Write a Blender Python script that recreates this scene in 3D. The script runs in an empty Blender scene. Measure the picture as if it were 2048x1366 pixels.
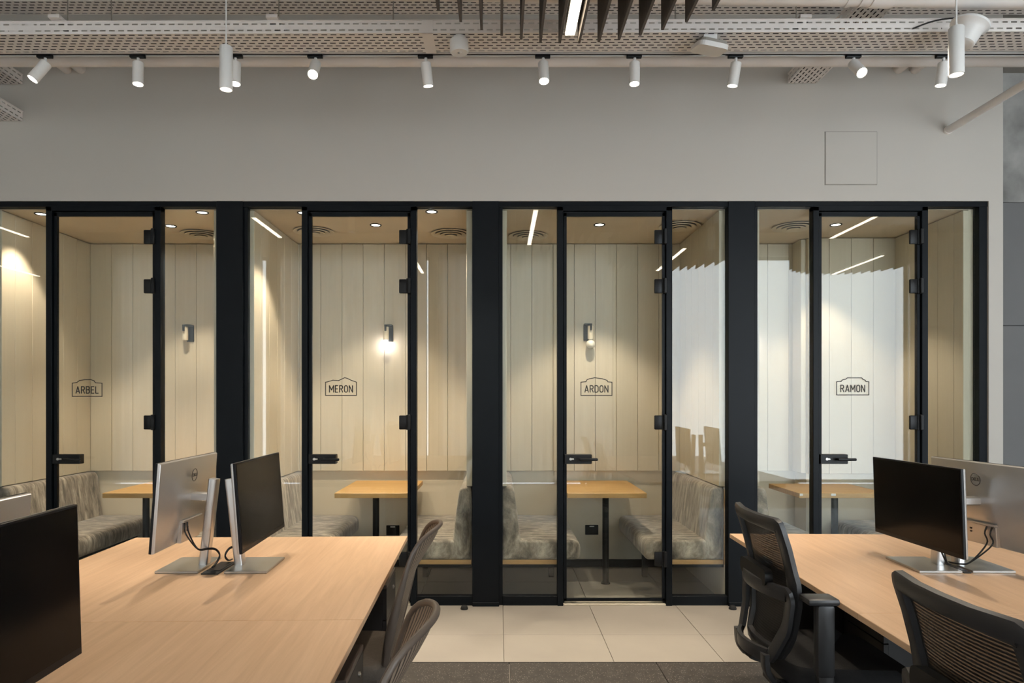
import bpy, bmesh, math, random
from mathutils import Vector, Matrix

random.seed(7)
scene = bpy.context.scene
COL = scene.collection

# ------------------------------------------------------------------ camera
CAM_Z = 1.427
cam_data = bpy.data.cameras.new('camera')
cam_data.sensor_width = 36.0
cam_data.lens = 24.0
cam_data.shift_x = 26 / 2048
cam_data.shift_y = 117 / 2048
cam_data.clip_start = 0.05
cam = bpy.data.objects.new('camera', cam_data)
cam.location = (0, 0, CAM_Z)
cam.rotation_euler = (math.pi / 2, 0, 0)
COL.objects.link(cam)
scene.camera = cam

# ------------------------------------------------------------------ world (even overcast sky)
world = bpy.data.worlds.new('overcast_sky')
scene.world = world
world.use_nodes = True
bg = world.node_tree.nodes['Background']
bg.inputs['Color'].default_value = (0.87, 0.92, 1.0, 1)
bg.inputs['Strength'].default_value = 3.7

# ------------------------------------------------------------------ exposure
vs = scene.view_settings
vs.view_transform = 'Standard'
vs.look = 'None'
vs.gamma = 1.0
vs.use_curve_mapping = False
vs.exposure = 1.12
scene.cycles.max_bounces = 5
scene.cycles.diffuse_bounces = 3
scene.cycles.glossy_bounces = 3
scene.cycles.transparent_max_bounces = 16
scene.cycles.caustics_reflective = False
scene.cycles.caustics_refractive = False
scene.cycles.sample_clamp_indirect = 6.0
scene.cycles.use_denoising = True
scene.cycles.adaptive_threshold = 0.05

WARM = (1.0, 0.85, 0.67)
P_DOWN, P_TRACK = 40.0, 52.0

# ------------------------------------------------------------------ room numbers (metres)
Y_WIN = -2.2            # window wall behind the camera
Y_WALL = 4.72           # face of the big painted wall
Y_FR = 4.735            # front of the black frames
Y_GL = 4.763            # glass
Y_BACK = 5.83           # face of the booth panelling
Z_CEIL = 4.30
Z_BOOTH = 2.764
PITCH = 1.7725
PIL = [-3.632 + PITCH * i for i in range(4)]     # centres of the broad black posts

# ================================================================== materials
MATS = {}

def new_mat(name):
    m = bpy.data.materials.new(name)
    m.use_nodes = True
    MATS[name] = m
    nt = m.node_tree
    return m, nt, nt.nodes['Principled BSDF']

def plain(name, col, rough=0.5, metal=0.0, spec=0.5, var=0.04, scale=6.0, bump=0.0, bscale=60.0, stretch=(1, 1, 1)):
    """principled colour with a soft procedural variation"""
    m, nt, p = new_mat(name)
    tc = nt.nodes.new('ShaderNodeTexCoord')
    mp = nt.nodes.new('ShaderNodeMapping')
    mp.inputs['Scale'].default_value = stretch
    nz = nt.nodes.new('ShaderNodeTexNoise')
    nz.inputs['Scale'].default_value = scale
    nz.inputs['Detail'].default_value = 4
    rmp = nt.nodes.new('ShaderNodeValToRGB')
    a = [max(0, c * (1 - var)) for c in col]
    b = [min(1, c * (1 + var)) for c in col]
    rmp.color_ramp.elements[0].position = 0.3
    rmp.color_ramp.elements[1].position = 0.7
    rmp.color_ramp.elements[0].color = (*a, 1)
    rmp.color_ramp.elements[1].color = (*b, 1)
    nt.links.new(tc.outputs['Object'], mp.inputs['Vector'])
    nt.links.new(mp.outputs['Vector'], nz.inputs['Vector'])
    nt.links.new(nz.outputs['Fac'], rmp.inputs['Fac'])
    nt.links.new(rmp.outputs['Color'], p.inputs['Base Color'])
    p.inputs['Roughness'].default_value = rough
    p.inputs['Metallic'].default_value = metal
    p.inputs['Specular IOR Level'].default_value = spec
    if bump > 0:
        n2 = nt.nodes.new('ShaderNodeTexNoise')
        n2.inputs['Scale'].default_value = bscale
        n2.inputs['Detail'].default_value = 3
        bp = nt.nodes.new('ShaderNodeBump')
        bp.inputs['Strength'].default_value = bump
        bp.inputs['Distance'].default_value = 0.003
        nt.links.new(mp.outputs['Vector'], n2.inputs['Vector'])
        nt.links.new(n2.outputs['Fac'], bp.inputs['Height'])
        nt.links.new(bp.outputs['Normal'], p.inputs['Normal'])
    return m

def wood(name, c0, c1, stretch, scale=3.0, rough=0.45):
    m, nt, p = new_mat(name)
    tc = nt.nodes.new('ShaderNodeTexCoord')
    mp = nt.nodes.new('ShaderNodeMapping')
    mp.inputs['Scale'].default_value = stretch
    n1 = nt.nodes.new('ShaderNodeTexNoise')
    n1.inputs['Scale'].default_value = scale
    n1.inputs['Detail'].default_value = 8
    n1.inputs['Roughness'].default_value = 0.65
    n1.inputs['Distortion'].default_value = 0.6
    r = nt.nodes.new('ShaderNodeValToRGB')
    r.color_ramp.elements[0].position = 0.32
    r.color_ramp.elements[1].position = 0.70
    r.color_ramp.elements[0].color = (*c0, 1)
    r.color_ramp.elements[1].color = (*c1, 1)
    nt.links.new(tc.outputs['Object'], mp.inputs['Vector'])
    nt.links.new(mp.outputs['Vector'], n1.inputs['Vector'])
    nt.links.new(n1.outputs['Fac'], r.inputs['Fac'])
    nt.links.new(r.outputs['Color'], p.inputs['Base Color'])
    p.inputs['Roughness'].default_value = rough
    return m

def emit(name, col, strength):
    m = bpy.data.materials.new(name)
    m.use_nodes = True
    MATS[name] = m
    nt = m.node_tree
    nt.nodes.clear()
    o = nt.nodes.new('ShaderNodeOutputMaterial')
    e = nt.nodes.new('ShaderNodeEmission')
    e.inputs['Color'].default_value = (*col, 1)
    e.inputs['Strength'].default_value = strength
    nt.links.new(e.outputs[0], o.inputs['Surface'])
    return m

def glass(name, tint=(0.96, 0.98, 0.97), f0=0.04):
    """architectural pane: straight-through light plus an angle-dependent mirror"""
    m = bpy.data.materials.new(name)
    m.use_nodes = True
    MATS[name] = m
    nt = m.node_tree
    nt.nodes.clear()
    o = nt.nodes.new('ShaderNodeOutputMaterial')
    mix = nt.nodes.new('ShaderNodeMixShader')
    tr = nt.nodes.new('ShaderNodeBsdfTransparent')
    tr.inputs['Color'].default_value = (*tint, 1)
    gl = nt.nodes.new('ShaderNodeBsdfGlossy')
    gl.inputs['Roughness'].default_value = 0.0
    lw = nt.nodes.new('ShaderNodeLayerWeight')
    lw.inputs['Blend'].default_value = 0.5
    pw = nt.nodes.new('ShaderNodeMath'); pw.operation = 'POWER'; pw.inputs[1].default_value = 5
    ma = nt.nodes.new('ShaderNodeMath'); ma.operation = 'MULTIPLY_ADD'
    ma.inputs[1].default_value = 1 - f0; ma.inputs[2].default_value = f0
    nt.links.new(lw.outputs['Facing'], pw.inputs[0])
    nt.links.new(pw.outputs[0], ma.inputs[0])
    nt.links.new(ma.outputs[0], mix.inputs[0])
    nt.links.new(tr.outputs[0], mix.inputs[1])
    nt.links.new(gl.outputs[0], mix.inputs[2])
    nt.links.new(mix.outputs[0], o.inputs['Surface'])
    return m

def velvet(name):
    m, nt, p = new_mat(name)
    tc = nt.nodes.new('ShaderNodeTexCoord')
    mp = nt.nodes.new('ShaderNodeMapping')
    mp.inputs['Scale'].default_value = (3.0, 9.0, 1.6)
    n1 = nt.nodes.new('ShaderNodeTexNoise')
    n1.inputs['Scale'].default_value = 3.0
    n1.inputs['Detail'].default_value = 6
    n1.inputs['Roughness'].default_value = 0.7
    n1.inputs['Distortion'].default_value = 0.4
    r = nt.nodes.new('ShaderNodeValToRGB')
    r.color_ramp.elements[0].position = 0.33
    r.color_ramp.elements[0].color = (0.080, 0.066, 0.052, 1)
    r.color_ramp.elements[1].position = 0.68
    r.color_ramp.elements[1].color = (0.62, 0.54, 0.44, 1)
    e = r.color_ramp.elements.new(0.5)
    e.color = (0.29, 0.245, 0.195, 1)
    n2 = nt.nodes.new('ShaderNodeTexNoise')
    n2.inputs['Scale'].default_value = 120
    bp = nt.nodes.new('ShaderNodeBump')
    bp.inputs['Strength'].default_value = 0.4
    bp.inputs['Distance'].default_value = 0.002
    nt.links.new(tc.outputs['Object'], mp.inputs['Vector'])
    nt.links.new(mp.outputs['Vector'], n1.inputs['Vector'])
    nt.links.new(n1.outputs['Fac'], r.inputs['Fac'])
    nt.links.new(r.outputs['Color'], p.inputs['Base Color'])
    nt.links.new(tc.outputs['Object'], n2.inputs['Vector'])
    nt.links.new(n2.outputs['Fac'], bp.inputs['Height'])
    nt.links.new(bp.outputs['Normal'], p.inputs['Normal'])
    p.inputs['Roughness'].default_value = 0.85
    p.inputs['Sheen Weight'].default_value = 0.5
    p.inputs['Sheen Roughness'].default_value = 0.4
    return m

def ribbed(name, col, gap_col, width, freq, rough=0.5, see=0.0):
    """woven back fabric: fine ribs along U over a darker ground, slightly see-through"""
    m, nt, p = new_mat(name)
    p.inputs['Roughness'].default_value = rough
    uv = nt.nodes.new('ShaderNodeUVMap')
    sx = nt.nodes.new('ShaderNodeSeparateXYZ')
    mu = nt.nodes.new('ShaderNodeMath'); mu.operation = 'MULTIPLY'; mu.inputs[1].default_value = freq
    fr = nt.nodes.new('ShaderNodeMath'); fr.operation = 'FRACT'
    lt = nt.nodes.new('ShaderNodeMath'); lt.operation = 'LESS_THAN'; lt.inputs[1].default_value = width
    mc = nt.nodes.new('ShaderNodeMix'); mc.data_type = 'RGBA'
    mc.inputs[6].default_value = (*col, 1)
    mc.inputs[7].default_value = (*gap_col, 1)
    al = nt.nodes.new('ShaderNodeMath'); al.operation = 'MULTIPLY_ADD'
    al.inputs[1].default_value = -see; al.inputs[2].default_value = 1.0
    nt.links.new(uv.outputs[0], sx.inputs[0])
    nt.links.new(sx.outputs[0], mu.inputs[0])
    nt.links.new(mu.outputs[0], fr.inputs[0])
    nt.links.new(fr.outputs[0], lt.inputs[0])
    nt.links.new(lt.outputs[0], mc.inputs[0])
    nt.links.new(lt.outputs[0], al.inputs[0])
    nt.links.new(mc.outputs[2], p.inputs['Base Color'])
    nt.links.new(al.outputs[0], p.inputs['Alpha'])
    return m

def terrazzo(name):
    m, nt, p = new_mat(name)
    tc = nt.nodes.new('ShaderNodeTexCoord')
    v = nt.nodes.new('ShaderNodeTexVoronoi')
    v.inputs['Scale'].default_value = 95
    r = nt.nodes.new('ShaderNodeValToRGB')
    r.color_ramp.elements[0].position = 0.10
    r.color_ramp.elements[0].color = (0.62, 0.56, 0.50, 1)
    r.color_ramp.elements[1].position = 0.24
    r.color_ramp.elements[1].color = (0.075, 0.066, 0.060, 1)
    n = nt.nodes.new('ShaderNodeTexNoise')
    n.inputs['Scale'].default_value = 22
    n.inputs['Detail'].default_value = 5
    mx = nt.nodes.new('ShaderNodeMix'); mx.data_type = 'RGBA'; mx.blend_type = 'MULTIPLY'
    mx.inputs[0].default_value = 0.8
    nt.links.new(tc.outputs['Object'], v.inputs['Vector'])
    nt.links.new(tc.outputs['Object'], n.inputs['Vector'])
    nt.links.new(v.outputs['Distance'], r.inputs['Fac'])
    nt.links.new(r.outputs['Color'], mx.inputs[6])
    nt.links.new(n.outputs['Fac'], mx.inputs[7])
    nt.links.new(mx.outputs[2], p.inputs['Base Color'])
    p.inputs['Roughness'].default_value = 0.45
    return m

def sheer(name, col):
    m = bpy.data.materials.new(name)
    m.use_nodes = True
    MATS[name] = m
    nt = m.node_tree
    nt.nodes.clear()
    o = nt.nodes.new('ShaderNodeOutputMaterial')
    d = nt.nodes.new('ShaderNodeBsdfDiffuse'); d.inputs['Color'].default_value = (*col, 1)
    t = nt.nodes.new('ShaderNodeBsdfTranslucent'); t.inputs['Color'].default_value = (*col, 1)
    mix = nt.nodes.new('ShaderNodeMixShader'); mix.inputs[0].default_value = 0.45
    nt.links.new(d.outputs[0], mix.inputs[1]); nt.links.new(t.outputs[0], mix.inputs[2])
    nt.links.new(mix.outputs[0], o.inputs['Surface'])
    return m

plain('wall_paint', (0.57, 0.535, 0.485), 0.9, var=0.015, scale=1.2, bump=0.05, bscale=180)
plain('white_paint', (0.74, 0.71, 0.67), 0.9, var=0.02)
plain('ceiling_paint', (0.30, 0.27, 0.24), 0.95, var=0.08, scale=2)
plain('concrete', (0.36, 0.35, 0.33), 0.9, var=0.35, scale=3.5, bump=0.3, bscale=25)
plain('grey_panel', (0.20, 0.195, 0.195), 0.6, var=0.02)
plain('booth_plaster', (0.76, 0.67, 0.53), 0.9, var=0.02, scale=2)
wood('booth_panel', (0.63, 0.55, 0.415), (0.665, 0.585, 0.45), (14, 14, 0.7), 2.5, 0.55)
plain('booth_ceiling', (0.74, 0.62, 0.475), 0.8, var=0.02)
plain('black_frame', (0.0045, 0.0065, 0.009), 0.42, var=0.15, scale=3, spec=0.15)
plain('black_gap', (0.006, 0.006, 0.007), 0.6, var=0.1)
plain('black_hardware', (0.006, 0.0065, 0.0075), 0.42, var=0.1, spec=0.3)
plain('steel', (0.62, 0.60, 0.56), 0.3, 1.0, var=0.03)
plain('tile_light', (0.35, 0.32, 0.28), 0.42, var=0.07, scale=2.2)
plain('grout', (0.34, 0.315, 0.28), 0.9)
plain('cream_stone', (0.66, 0.60, 0.48), 0.5)
terrazzo('tile_dark')
plain('grout_pale', (0.42, 0.40, 0.37), 0.9)
wood('desk_wood', (0.56, 0.36, 0.215), (0.68, 0.46, 0.29), (16, 0.9, 16), 2.2, 0.42)
wood('table_oak', (0.50, 0.285, 0.095), (0.64, 0.39, 0.15), (0.9, 12, 12), 2.6, 0.42)
wood('bench_oak', (0.46, 0.27, 0.11), (0.60, 0.37, 0.16), (1.2, 12, 12), 2.6, 0.45)
velvet('velvet_taupe')
glass('clear_glass')
plain('sign_vinyl', (0.055, 0.055, 0.052), 0.7)
plain('white_metal', (0.82, 0.81, 0.79), 0.45, var=0.02)
plain('white_plastic', (0.84, 0.83, 0.81), 0.4, var=0.01)
plain('tray_white', (0.86, 0.81, 0.77), 0.5, var=0.03)
plain('pipe_white', (0.86, 0.81, 0.77), 0.5, var=0.03)
plain('fin_felt', (0.115, 0.10, 0.088), 0.95, var=0.08, scale=40)
plain('monitor_silver', (0.60, 0.585, 0.57), 0.30, 0.75, var=0.015)
plain('stand_silver', (0.62, 0.62, 0.62), 0.28, 0.85, var=0.015)
plain('base_silver', (0.52, 0.51, 0.49), 0.30, 0.85, var=0.015)
plain('monitor_dark', (0.006, 0.0065, 0.008), 0.35, spec=0.2)
plain('screen_black', (0.003, 0.003, 0.0035), 0.16, var=0.02, spec=0.14)
plain('cable_black', (0.012, 0.012, 0.012), 0.5)
plain('dark_print', (0.09, 0.085, 0.08), 0.5)
plain('cabinet_dark', (0.022, 0.018, 0.016), 0.45)
plain('cabinet_top', (0.075, 0.055, 0.045), 0.35)
plain('brown_plastic', (0.115, 0.088, 0.070), 0.42, var=0.03)
plain('brown_fabric', (0.105, 0.085, 0.068), 0.9, var=0.1, scale=90, bump=0.3, bscale=300)
ribbed('brown_mesh', (0.30, 0.225, 0.165), (0.05, 0.037, 0.028), 0.38, 27)
plain('black_plastic', (0.030, 0.030, 0.032), 0.40, var=0.04)
plain('black_fabric', (0.012, 0.012, 0.013), 0.9, var=0.1, scale=90, bump=0.3, bscale=300)
ribbed('black_mesh', (0.014, 0.0125, 0.012), (0.004, 0.004, 0.004), 0.45, 52, 0.6, 0.12)
plain('sconce_cream', (0.66, 0.59, 0.46), 0.5)
plain('bulb_frosted', (0.80, 0.76, 0.66), 0.25, var=0.01)
emit('bulb_lit', (1.0, 0.90, 0.96), 7.0)
emit('lamp_face', (1.0, 0.86, 0.66), 22.0)
emit('lamp_face_soft', (1.0, 0.93, 0.82), 3.0)
emit('downlight_face', (1.0, 0.90, 0.76), 7.0)
emit('line_light', (1.0, 0.86, 0.66), 11.0)
plain('rubber', (0.012, 0.012, 0.012), 0.8)
sheer('sheer_curtain', (0.50, 0.48, 0.45))
plain('grille_white', (0.76, 0.66, 0.53), 0.55, var=0.02)

# ================================================================== mesh helpers
ROOTM = {}

class MB:
    def __init__(self):
        self.v, self.f, self.uv = [], [], None

    def add(self, verts, faces):
        n = len(self.v)
        self.v += [tuple(p) for p in verts]
        self.f += [tuple(i + n for i in f) for f in faces]
        return self

    def box(self, x0, x1, y0, y1, z0, z1, bev=0.0, seg=1, M=None):
        if bev <= 0:
            vs_ = [(x0, y0, z0), (x1, y0, z0), (x1, y1, z0), (x0, y1, z0),
                   (x0, y0, z1), (x1, y0, z1), (x1, y1, z1), (x0, y1, z1)]
            fs = [(3, 2, 1, 0), (4, 5, 6, 7), (0, 1, 5, 4), (1, 2, 6, 5), (2, 3, 7, 6), (3, 0, 4, 7)]
        else:
            bm = bmesh.new()
            bmesh.ops.create_cube(bm, size=1.0)
            for v in bm.verts:
                v.co = Vector(((x0 + x1) / 2 + v.co.x * (x1 - x0), (y0 + y1) / 2 + v.co.y * (y1 - y0), (z0 + z1) / 2 + v.co.z * (z1 - z0)))
            bmesh.ops.bevel(bm, geom=bm.edges[:], offset=bev, segments=seg, affect='EDGES', profile=0.5)
            bm.verts.index_update()
            vs_ = [v.co.copy() for v in bm.verts]
            fs = [[v.index for v in f.verts] for f in bm.faces]
            bm.free()
        if M is not None:
            vs_ = [M @ Vector(p) for p in vs_]
        return self.add(vs_, fs)

    def cyl(self, p0, p1, r0, r1=None, n=16, cap=True):
        r1 = r0 if r1 is None else r1
        p0, p1 = Vector(p0), Vector(p1)
        d = (p1 - p0).normalized()
        a = d.orthogonal().normalized()
        b = d.cross(a)
        vs_, fs = [], []
        for p, r in ((p0, r0), (p1, r1)):
            for k in range(n):
                t = 2 * math.pi * k / n
                vs_.append(p + (a * math.cos(t) + b * math.sin(t)) * r)
        for k in range(n):
            fs.append((k, (k + 1) % n, n + (k + 1) % n, n + k))
        if cap:
            fs.append(tuple(range(n - 1, -1, -1)))
            fs.append(tuple(range(n, 2 * n)))
        return self.add(vs_, fs)

    def lathe(self, prof, origin=(0, 0, 0), axis=(0, 0, 1), n=24):
        o, d = Vector(origin), Vector(axis).normalized()
        a = d.orthogonal().normalized()
        b = d.cross(a)
        vs_, fs = [], []
        for r, h in prof:
            for k in range(n):
                t = 2 * math.pi * k / n
                vs_.append(o + d * h + (a * math.cos(t) + b * math.sin(t)) * max(r, 1e-5))
        for j in range(len(prof) - 1):
            for k in range(n):
                fs.append((j * n + k, j * n + (k + 1) % n, (j + 1) * n + (k + 1) % n, (j + 1) * n + k))
        return self.add(vs_, fs)

    def sweep(self, pts, w, t, nrm, closed=False, sec=8, rect=False):
        """sweep a section, w across (side) and t along the given normal(s)"""
        pts = [Vector(p) for p in pts]
        N = len(pts)
        vs_, fs = [], []
        if rect:
            c = 0.25
            prof = [(-1, -1 + c), (-1 + c, -1), (1 - c, -1), (1, -1 + c), (1, 1 - c), (1 - c, 1), (-1 + c, 1), (-1, 1 - c)]
        else:
            prof = [(math.cos(2 * math.pi * k / sec), math.sin(2 * math.pi * k / sec)) for k in range(sec)]
        m = len(prof)
        for i, p in enumerate(pts):
            if closed:
                tg = pts[(i + 1) % N] - pts[i - 1]
            else:
                tg = pts[min(i + 1, N - 1)] - pts[max(i - 1, 0)]
            tg.normalize()
            nn = Vector(nrm[i] if isinstance(nrm, list) else nrm)
            side = tg.cross(nn)
            if side.length < 1e-6:
                side = tg.orthogonal()
            side.normalize()
            nn = side.cross(tg).normalized()
            ww = w[i] if isinstance(w, list) else w
            tt = t[i] if isinstance(t, list) else t
            for a, b in prof:
                vs_.append(p + side * a * ww / 2 + nn * b * tt / 2)
        rng = N if closed else N - 1
        for i in range(rng):
            j = (i + 1) % N
            for k in range(m):
                fs.append((i * m + k, i * m + (k + 1) % m, j * m + (k + 1) % m, j * m + k))
        if not closed:
            fs.append(tuple(range(m - 1, -1, -1)))
            fs.append(tuple((N - 1) * m + k for k in range(m)))
        return self.add(vs_, fs)

    def tube(self, pts, r, n=8, closed=False, smooth=4):
        if smooth:
            pts = catmull(pts, smooth, closed)
        return self.sweep(pts, 2 * r, 2 * r, (0.013, 0.021, 1.0), closed, sec=n)

    def prism(self, poly, axis, a0, a1):
        """extrude a closed 2D outline along an axis ('x','y','z')"""
        def P(u, v, a):
            return {'x': (a, u, v), 'y': (u, a, v), 'z': (u, v, a)}[axis]
        n = len(poly)
        vs_ = [P(u, v, a0) for u, v in poly] + [P(u, v, a1) for u, v in poly]
        fs = [(k, (k + 1) % n, n + (k + 1) % n, n + k) for k in range(n)]
        fs += [tuple(range(n - 1, -1, -1)), tuple(range(n, 2 * n))]
        return self.add(vs_, fs)

    def mesh(self, name, M=None):
        me = bpy.data.meshes.new(name)
        me.from_pydata(self.v, [], self.f)
        if M is not None:
            me.transform(M)
        bm = bmesh.new()
        bm.from_mesh(me)
        bmesh.ops.recalc_face_normals(bm, faces=bm.faces[:])
        bm.to_mesh(me)
        bm.free()
        return me

    def build(self, name, mat, parent=None, world=True, smooth=False, loc=None):
        M = None
        if parent is not None and world:
            M = ROOTM[root_of(parent).name].inverted()
        me = self.mesh(name, M)
        me.materials.append(MATS[mat])
        if smooth:
            me.polygons.foreach_set('use_smooth', [True] * len(me.polygons))
            me.set_sharp_from_angle(angle=math.radians(38))
        o = bpy.data.objects.new(name, me)
        COL.objects.link(o)
        if parent is not None:
            o.parent = parent
        else:
            if loc is not None:
                me.transform(Matrix.Translation(-Vector(loc)))
                o.location = loc
            ROOTM[o.name] = Matrix.Translation(o.location)
        return o

def root_of(o):
    while o.parent is not None:
        o = o.parent
    return o

def catmull(pts, k, closed=False):
    P = [Vector(p) for p in pts]
    n = len(P)
    out = []
    rng = n if closed else n - 1
    for i in range(rng):
        p0 = P[i - 1] if (closed or i > 0) else P[0]
        p1, p2 = P[i], P[(i + 1) % n]
        p3 = P[(i + 2) % n] if (closed or i + 2 < n) else P[n - 1]
        for j in range(k):
            t = j / k
            out.append(0.5 * ((2 * p1) + (p2 - p0) * t + (2 * p0 - 5 * p1 + 4 * p2 - p3) * t * t + (3 * p1 - p0 - 3 * p2 + p3) * t ** 3))
    if not closed:
        out.append(P[-1])
    return out

def tag(o, label, cat, group=None, kind=None):
    o['label'] = label
    o['category'] = cat
    if group:
        o['group'] = group
    if kind:
        o['kind'] = kind
    return o

def thing(name, label, cat, loc=(0, 0, 0), rz=0.0, group=None, kind=None):
    o = bpy.data.objects.new(name, None)
    o.empty_display_size = 0.1
    COL.objects.link(o)
    o.location = loc
    o.rotation_euler = (0, 0, rz)
    ROOTM[o.name] = Matrix.Translation(Vector(loc)) @ Matrix.Rotation(rz, 4, 'Z')
    return tag(o, label, cat, group, kind)

def share(name, me, parent, loc=(0, 0, 0), rot=(0, 0, 0)):
    """another object on the same mesh data"""
    o = bpy.data.objects.new(name, me)
    COL.objects.link(o)
    o.location = loc
    o.rotation_euler = rot
    o.parent = parent
    return o

def copy_tree(o, parent=None):
    c = o.copy()
    COL.objects.link(c)
    c.parent = parent
    for ch in list(o.children):
        copy_tree(ch, c)
    return c

def spot(parent, loc, aim, power, angle, blend=0.4, size=0.02, col=WARM):
    """the light inside a lamp; world position"""
    l = bpy.data.lights.new('lamp_beam', 'SPOT')
    l.energy = power
    l.color = col
    l.spot_size = math.radians(angle)
    l.spot_blend = blend
    l.shadow_soft_size = size
    o = bpy.data.objects.new('lamp_beam', l)
    COL.objects.link(o)
    M = ROOTM[parent.name].inverted()
    o.parent = parent
    o.location = M @ Vector(loc)
    o.rotation_euler = (M.to_3x3() @ Vector(aim)).to_track_quat('-Z', 'Y').to_euler()
    return o

def rot_to(d):
    return Vector(d).to_track_quat('-Z', 'Y').to_matrix().to_4x4()

def B(*a, **k):
    return MB().box(*a, **k)

# ================================================================== the setting
# ---- floor: slab, pale tiles by the booths, dark terrazzo tiles in the work area
floor = B(-7.6, 8.6, Y_WIN, 6.4, -0.12, -0.010).build('floor', 'grout')
tag(floor, 'tiled floor of the office and the booths', 'floor', kind='structure')
tile_cache = {}
def tile(x0, x1, y0, y1, mat, gap=0.003):
    key = (round(x1 - x0, 3), round(y1 - y0, 3), mat)
    if key not in tile_cache:
        me = B(0, x1 - x0 - gap, 0, y1 - y0 - gap, -0.010, 0.0, bev=0.0008).mesh('tile')
        me.materials.append(MATS[mat])
        tile_cache[key] = me
    share('tile', tile_cache[key], floor, (x0 + gap / 2, y0 + gap / 2, 0))
xs_l = [0.027 + 0.6 * k for k in range(-9, 9)]
for y0, y1 in ((3.717, 4.153), (4.153, 4.753), (4.753, 5.353), (5.353, 5.953)):
    for a in xs_l:
        tile(a, a + 0.6, y0, y1, 'tile_light')
xs_d = [0.055 + 0.8 * k for k in range(-6, 7)]
for y0 in (2.917, 2.117, 1.317, 0.517):
    for a in xs_d:
        tile(a, a + 0.8, y0, y0 + 0.797, 'tile_dark', 0.004)
strip = B(-5.4, 5.4, 3.713, 3.717, -0.010, 0.0005).build('tile_edge_strip', 'black_gap', floor)

# ---- ceiling slab and outer walls
tag(B(-7.6, 8.6, Y_WIN, 6.4, Z_CEIL, Z_CEIL + 0.2).build('ceiling', 'ceiling_paint'), 'dim painted concrete ceiling slab high above the cable trays', 'ceiling', kind='structure')
tag(B(-7.8, -7.6, Y_WIN, 6.4, -0.12, Z_CEIL).build('wall_left', 'white_paint'), 'pale side wall left of the desks', 'wall', kind='structure')
tag(B(8.6, 8.8, Y_WIN, 6.4, -0.12, Z_CEIL).build('wall_right', 'white_paint'), 'pale side wall right of the desks', 'wall', kind='structure')

# ---- painted wall above and beside the booths
X_END = 3.485
mb = MB().box(-7.6, 3.386, Y_WALL, 4.80, 2.803, Z_CEIL)
mb.box(3.386, X_END, Y_WALL, 6.05, -0.01, Z_CEIL)
mb.box(-7.6, PIL[0] - 0.098, Y_WALL, 4.80, -0.01, 2.803)
wall_back = mb.build('wall_back', 'wall_paint')
tag(wall_back, 'greige painted wall above the row of glazed booths', 'wall', kind='structure')
ap = thing('access_hatch', 'flush square access hatch in the painted wall', 'hatch', (2.43, Y_WALL, 2.91))
B(2.252, 2.613, Y_WALL - 0.004, Y_WALL + 0.002, 2.913, 3.282).build('panel_shadow_gap', 'grout', ap)
B(2.256, 2.609, Y_WALL - 0.007, Y_WALL, 2.917, 3.278, bev=0.001).build('panel_door', 'wall_paint', ap)

# ---- recess right of the wall: raw concrete above, grey cladding below
mb = B(X_END, 8.6, 6.0, 6.2, 3.165, Z_CEIL)
tag(mb.build('wall_recess', 'concrete'), 'raw concrete wall above the grey cladding at the right edge', 'wall', kind='structure')
mb = B(X_END, 8.6, 6.02, 6.2, -0.01, 3.165)
clad = tag(mb.build('wall_cladding', 'black_gap'), 'dark grey panelled cladding at the right edge', 'wall', kind='structure')
for k, (x0, x1) in enumerate(((X_END + 0.002, 4.75), (4.754, 6.0), (6.004, 7.2), (7.204, 8.598))):
    for z0, z1 in ((0.0, 2.078), (2.084, 3.16)):
        B(x0, x1, 6.0, 6.03, z0, z1).build('panel', 'grey_panel', clad)

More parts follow.
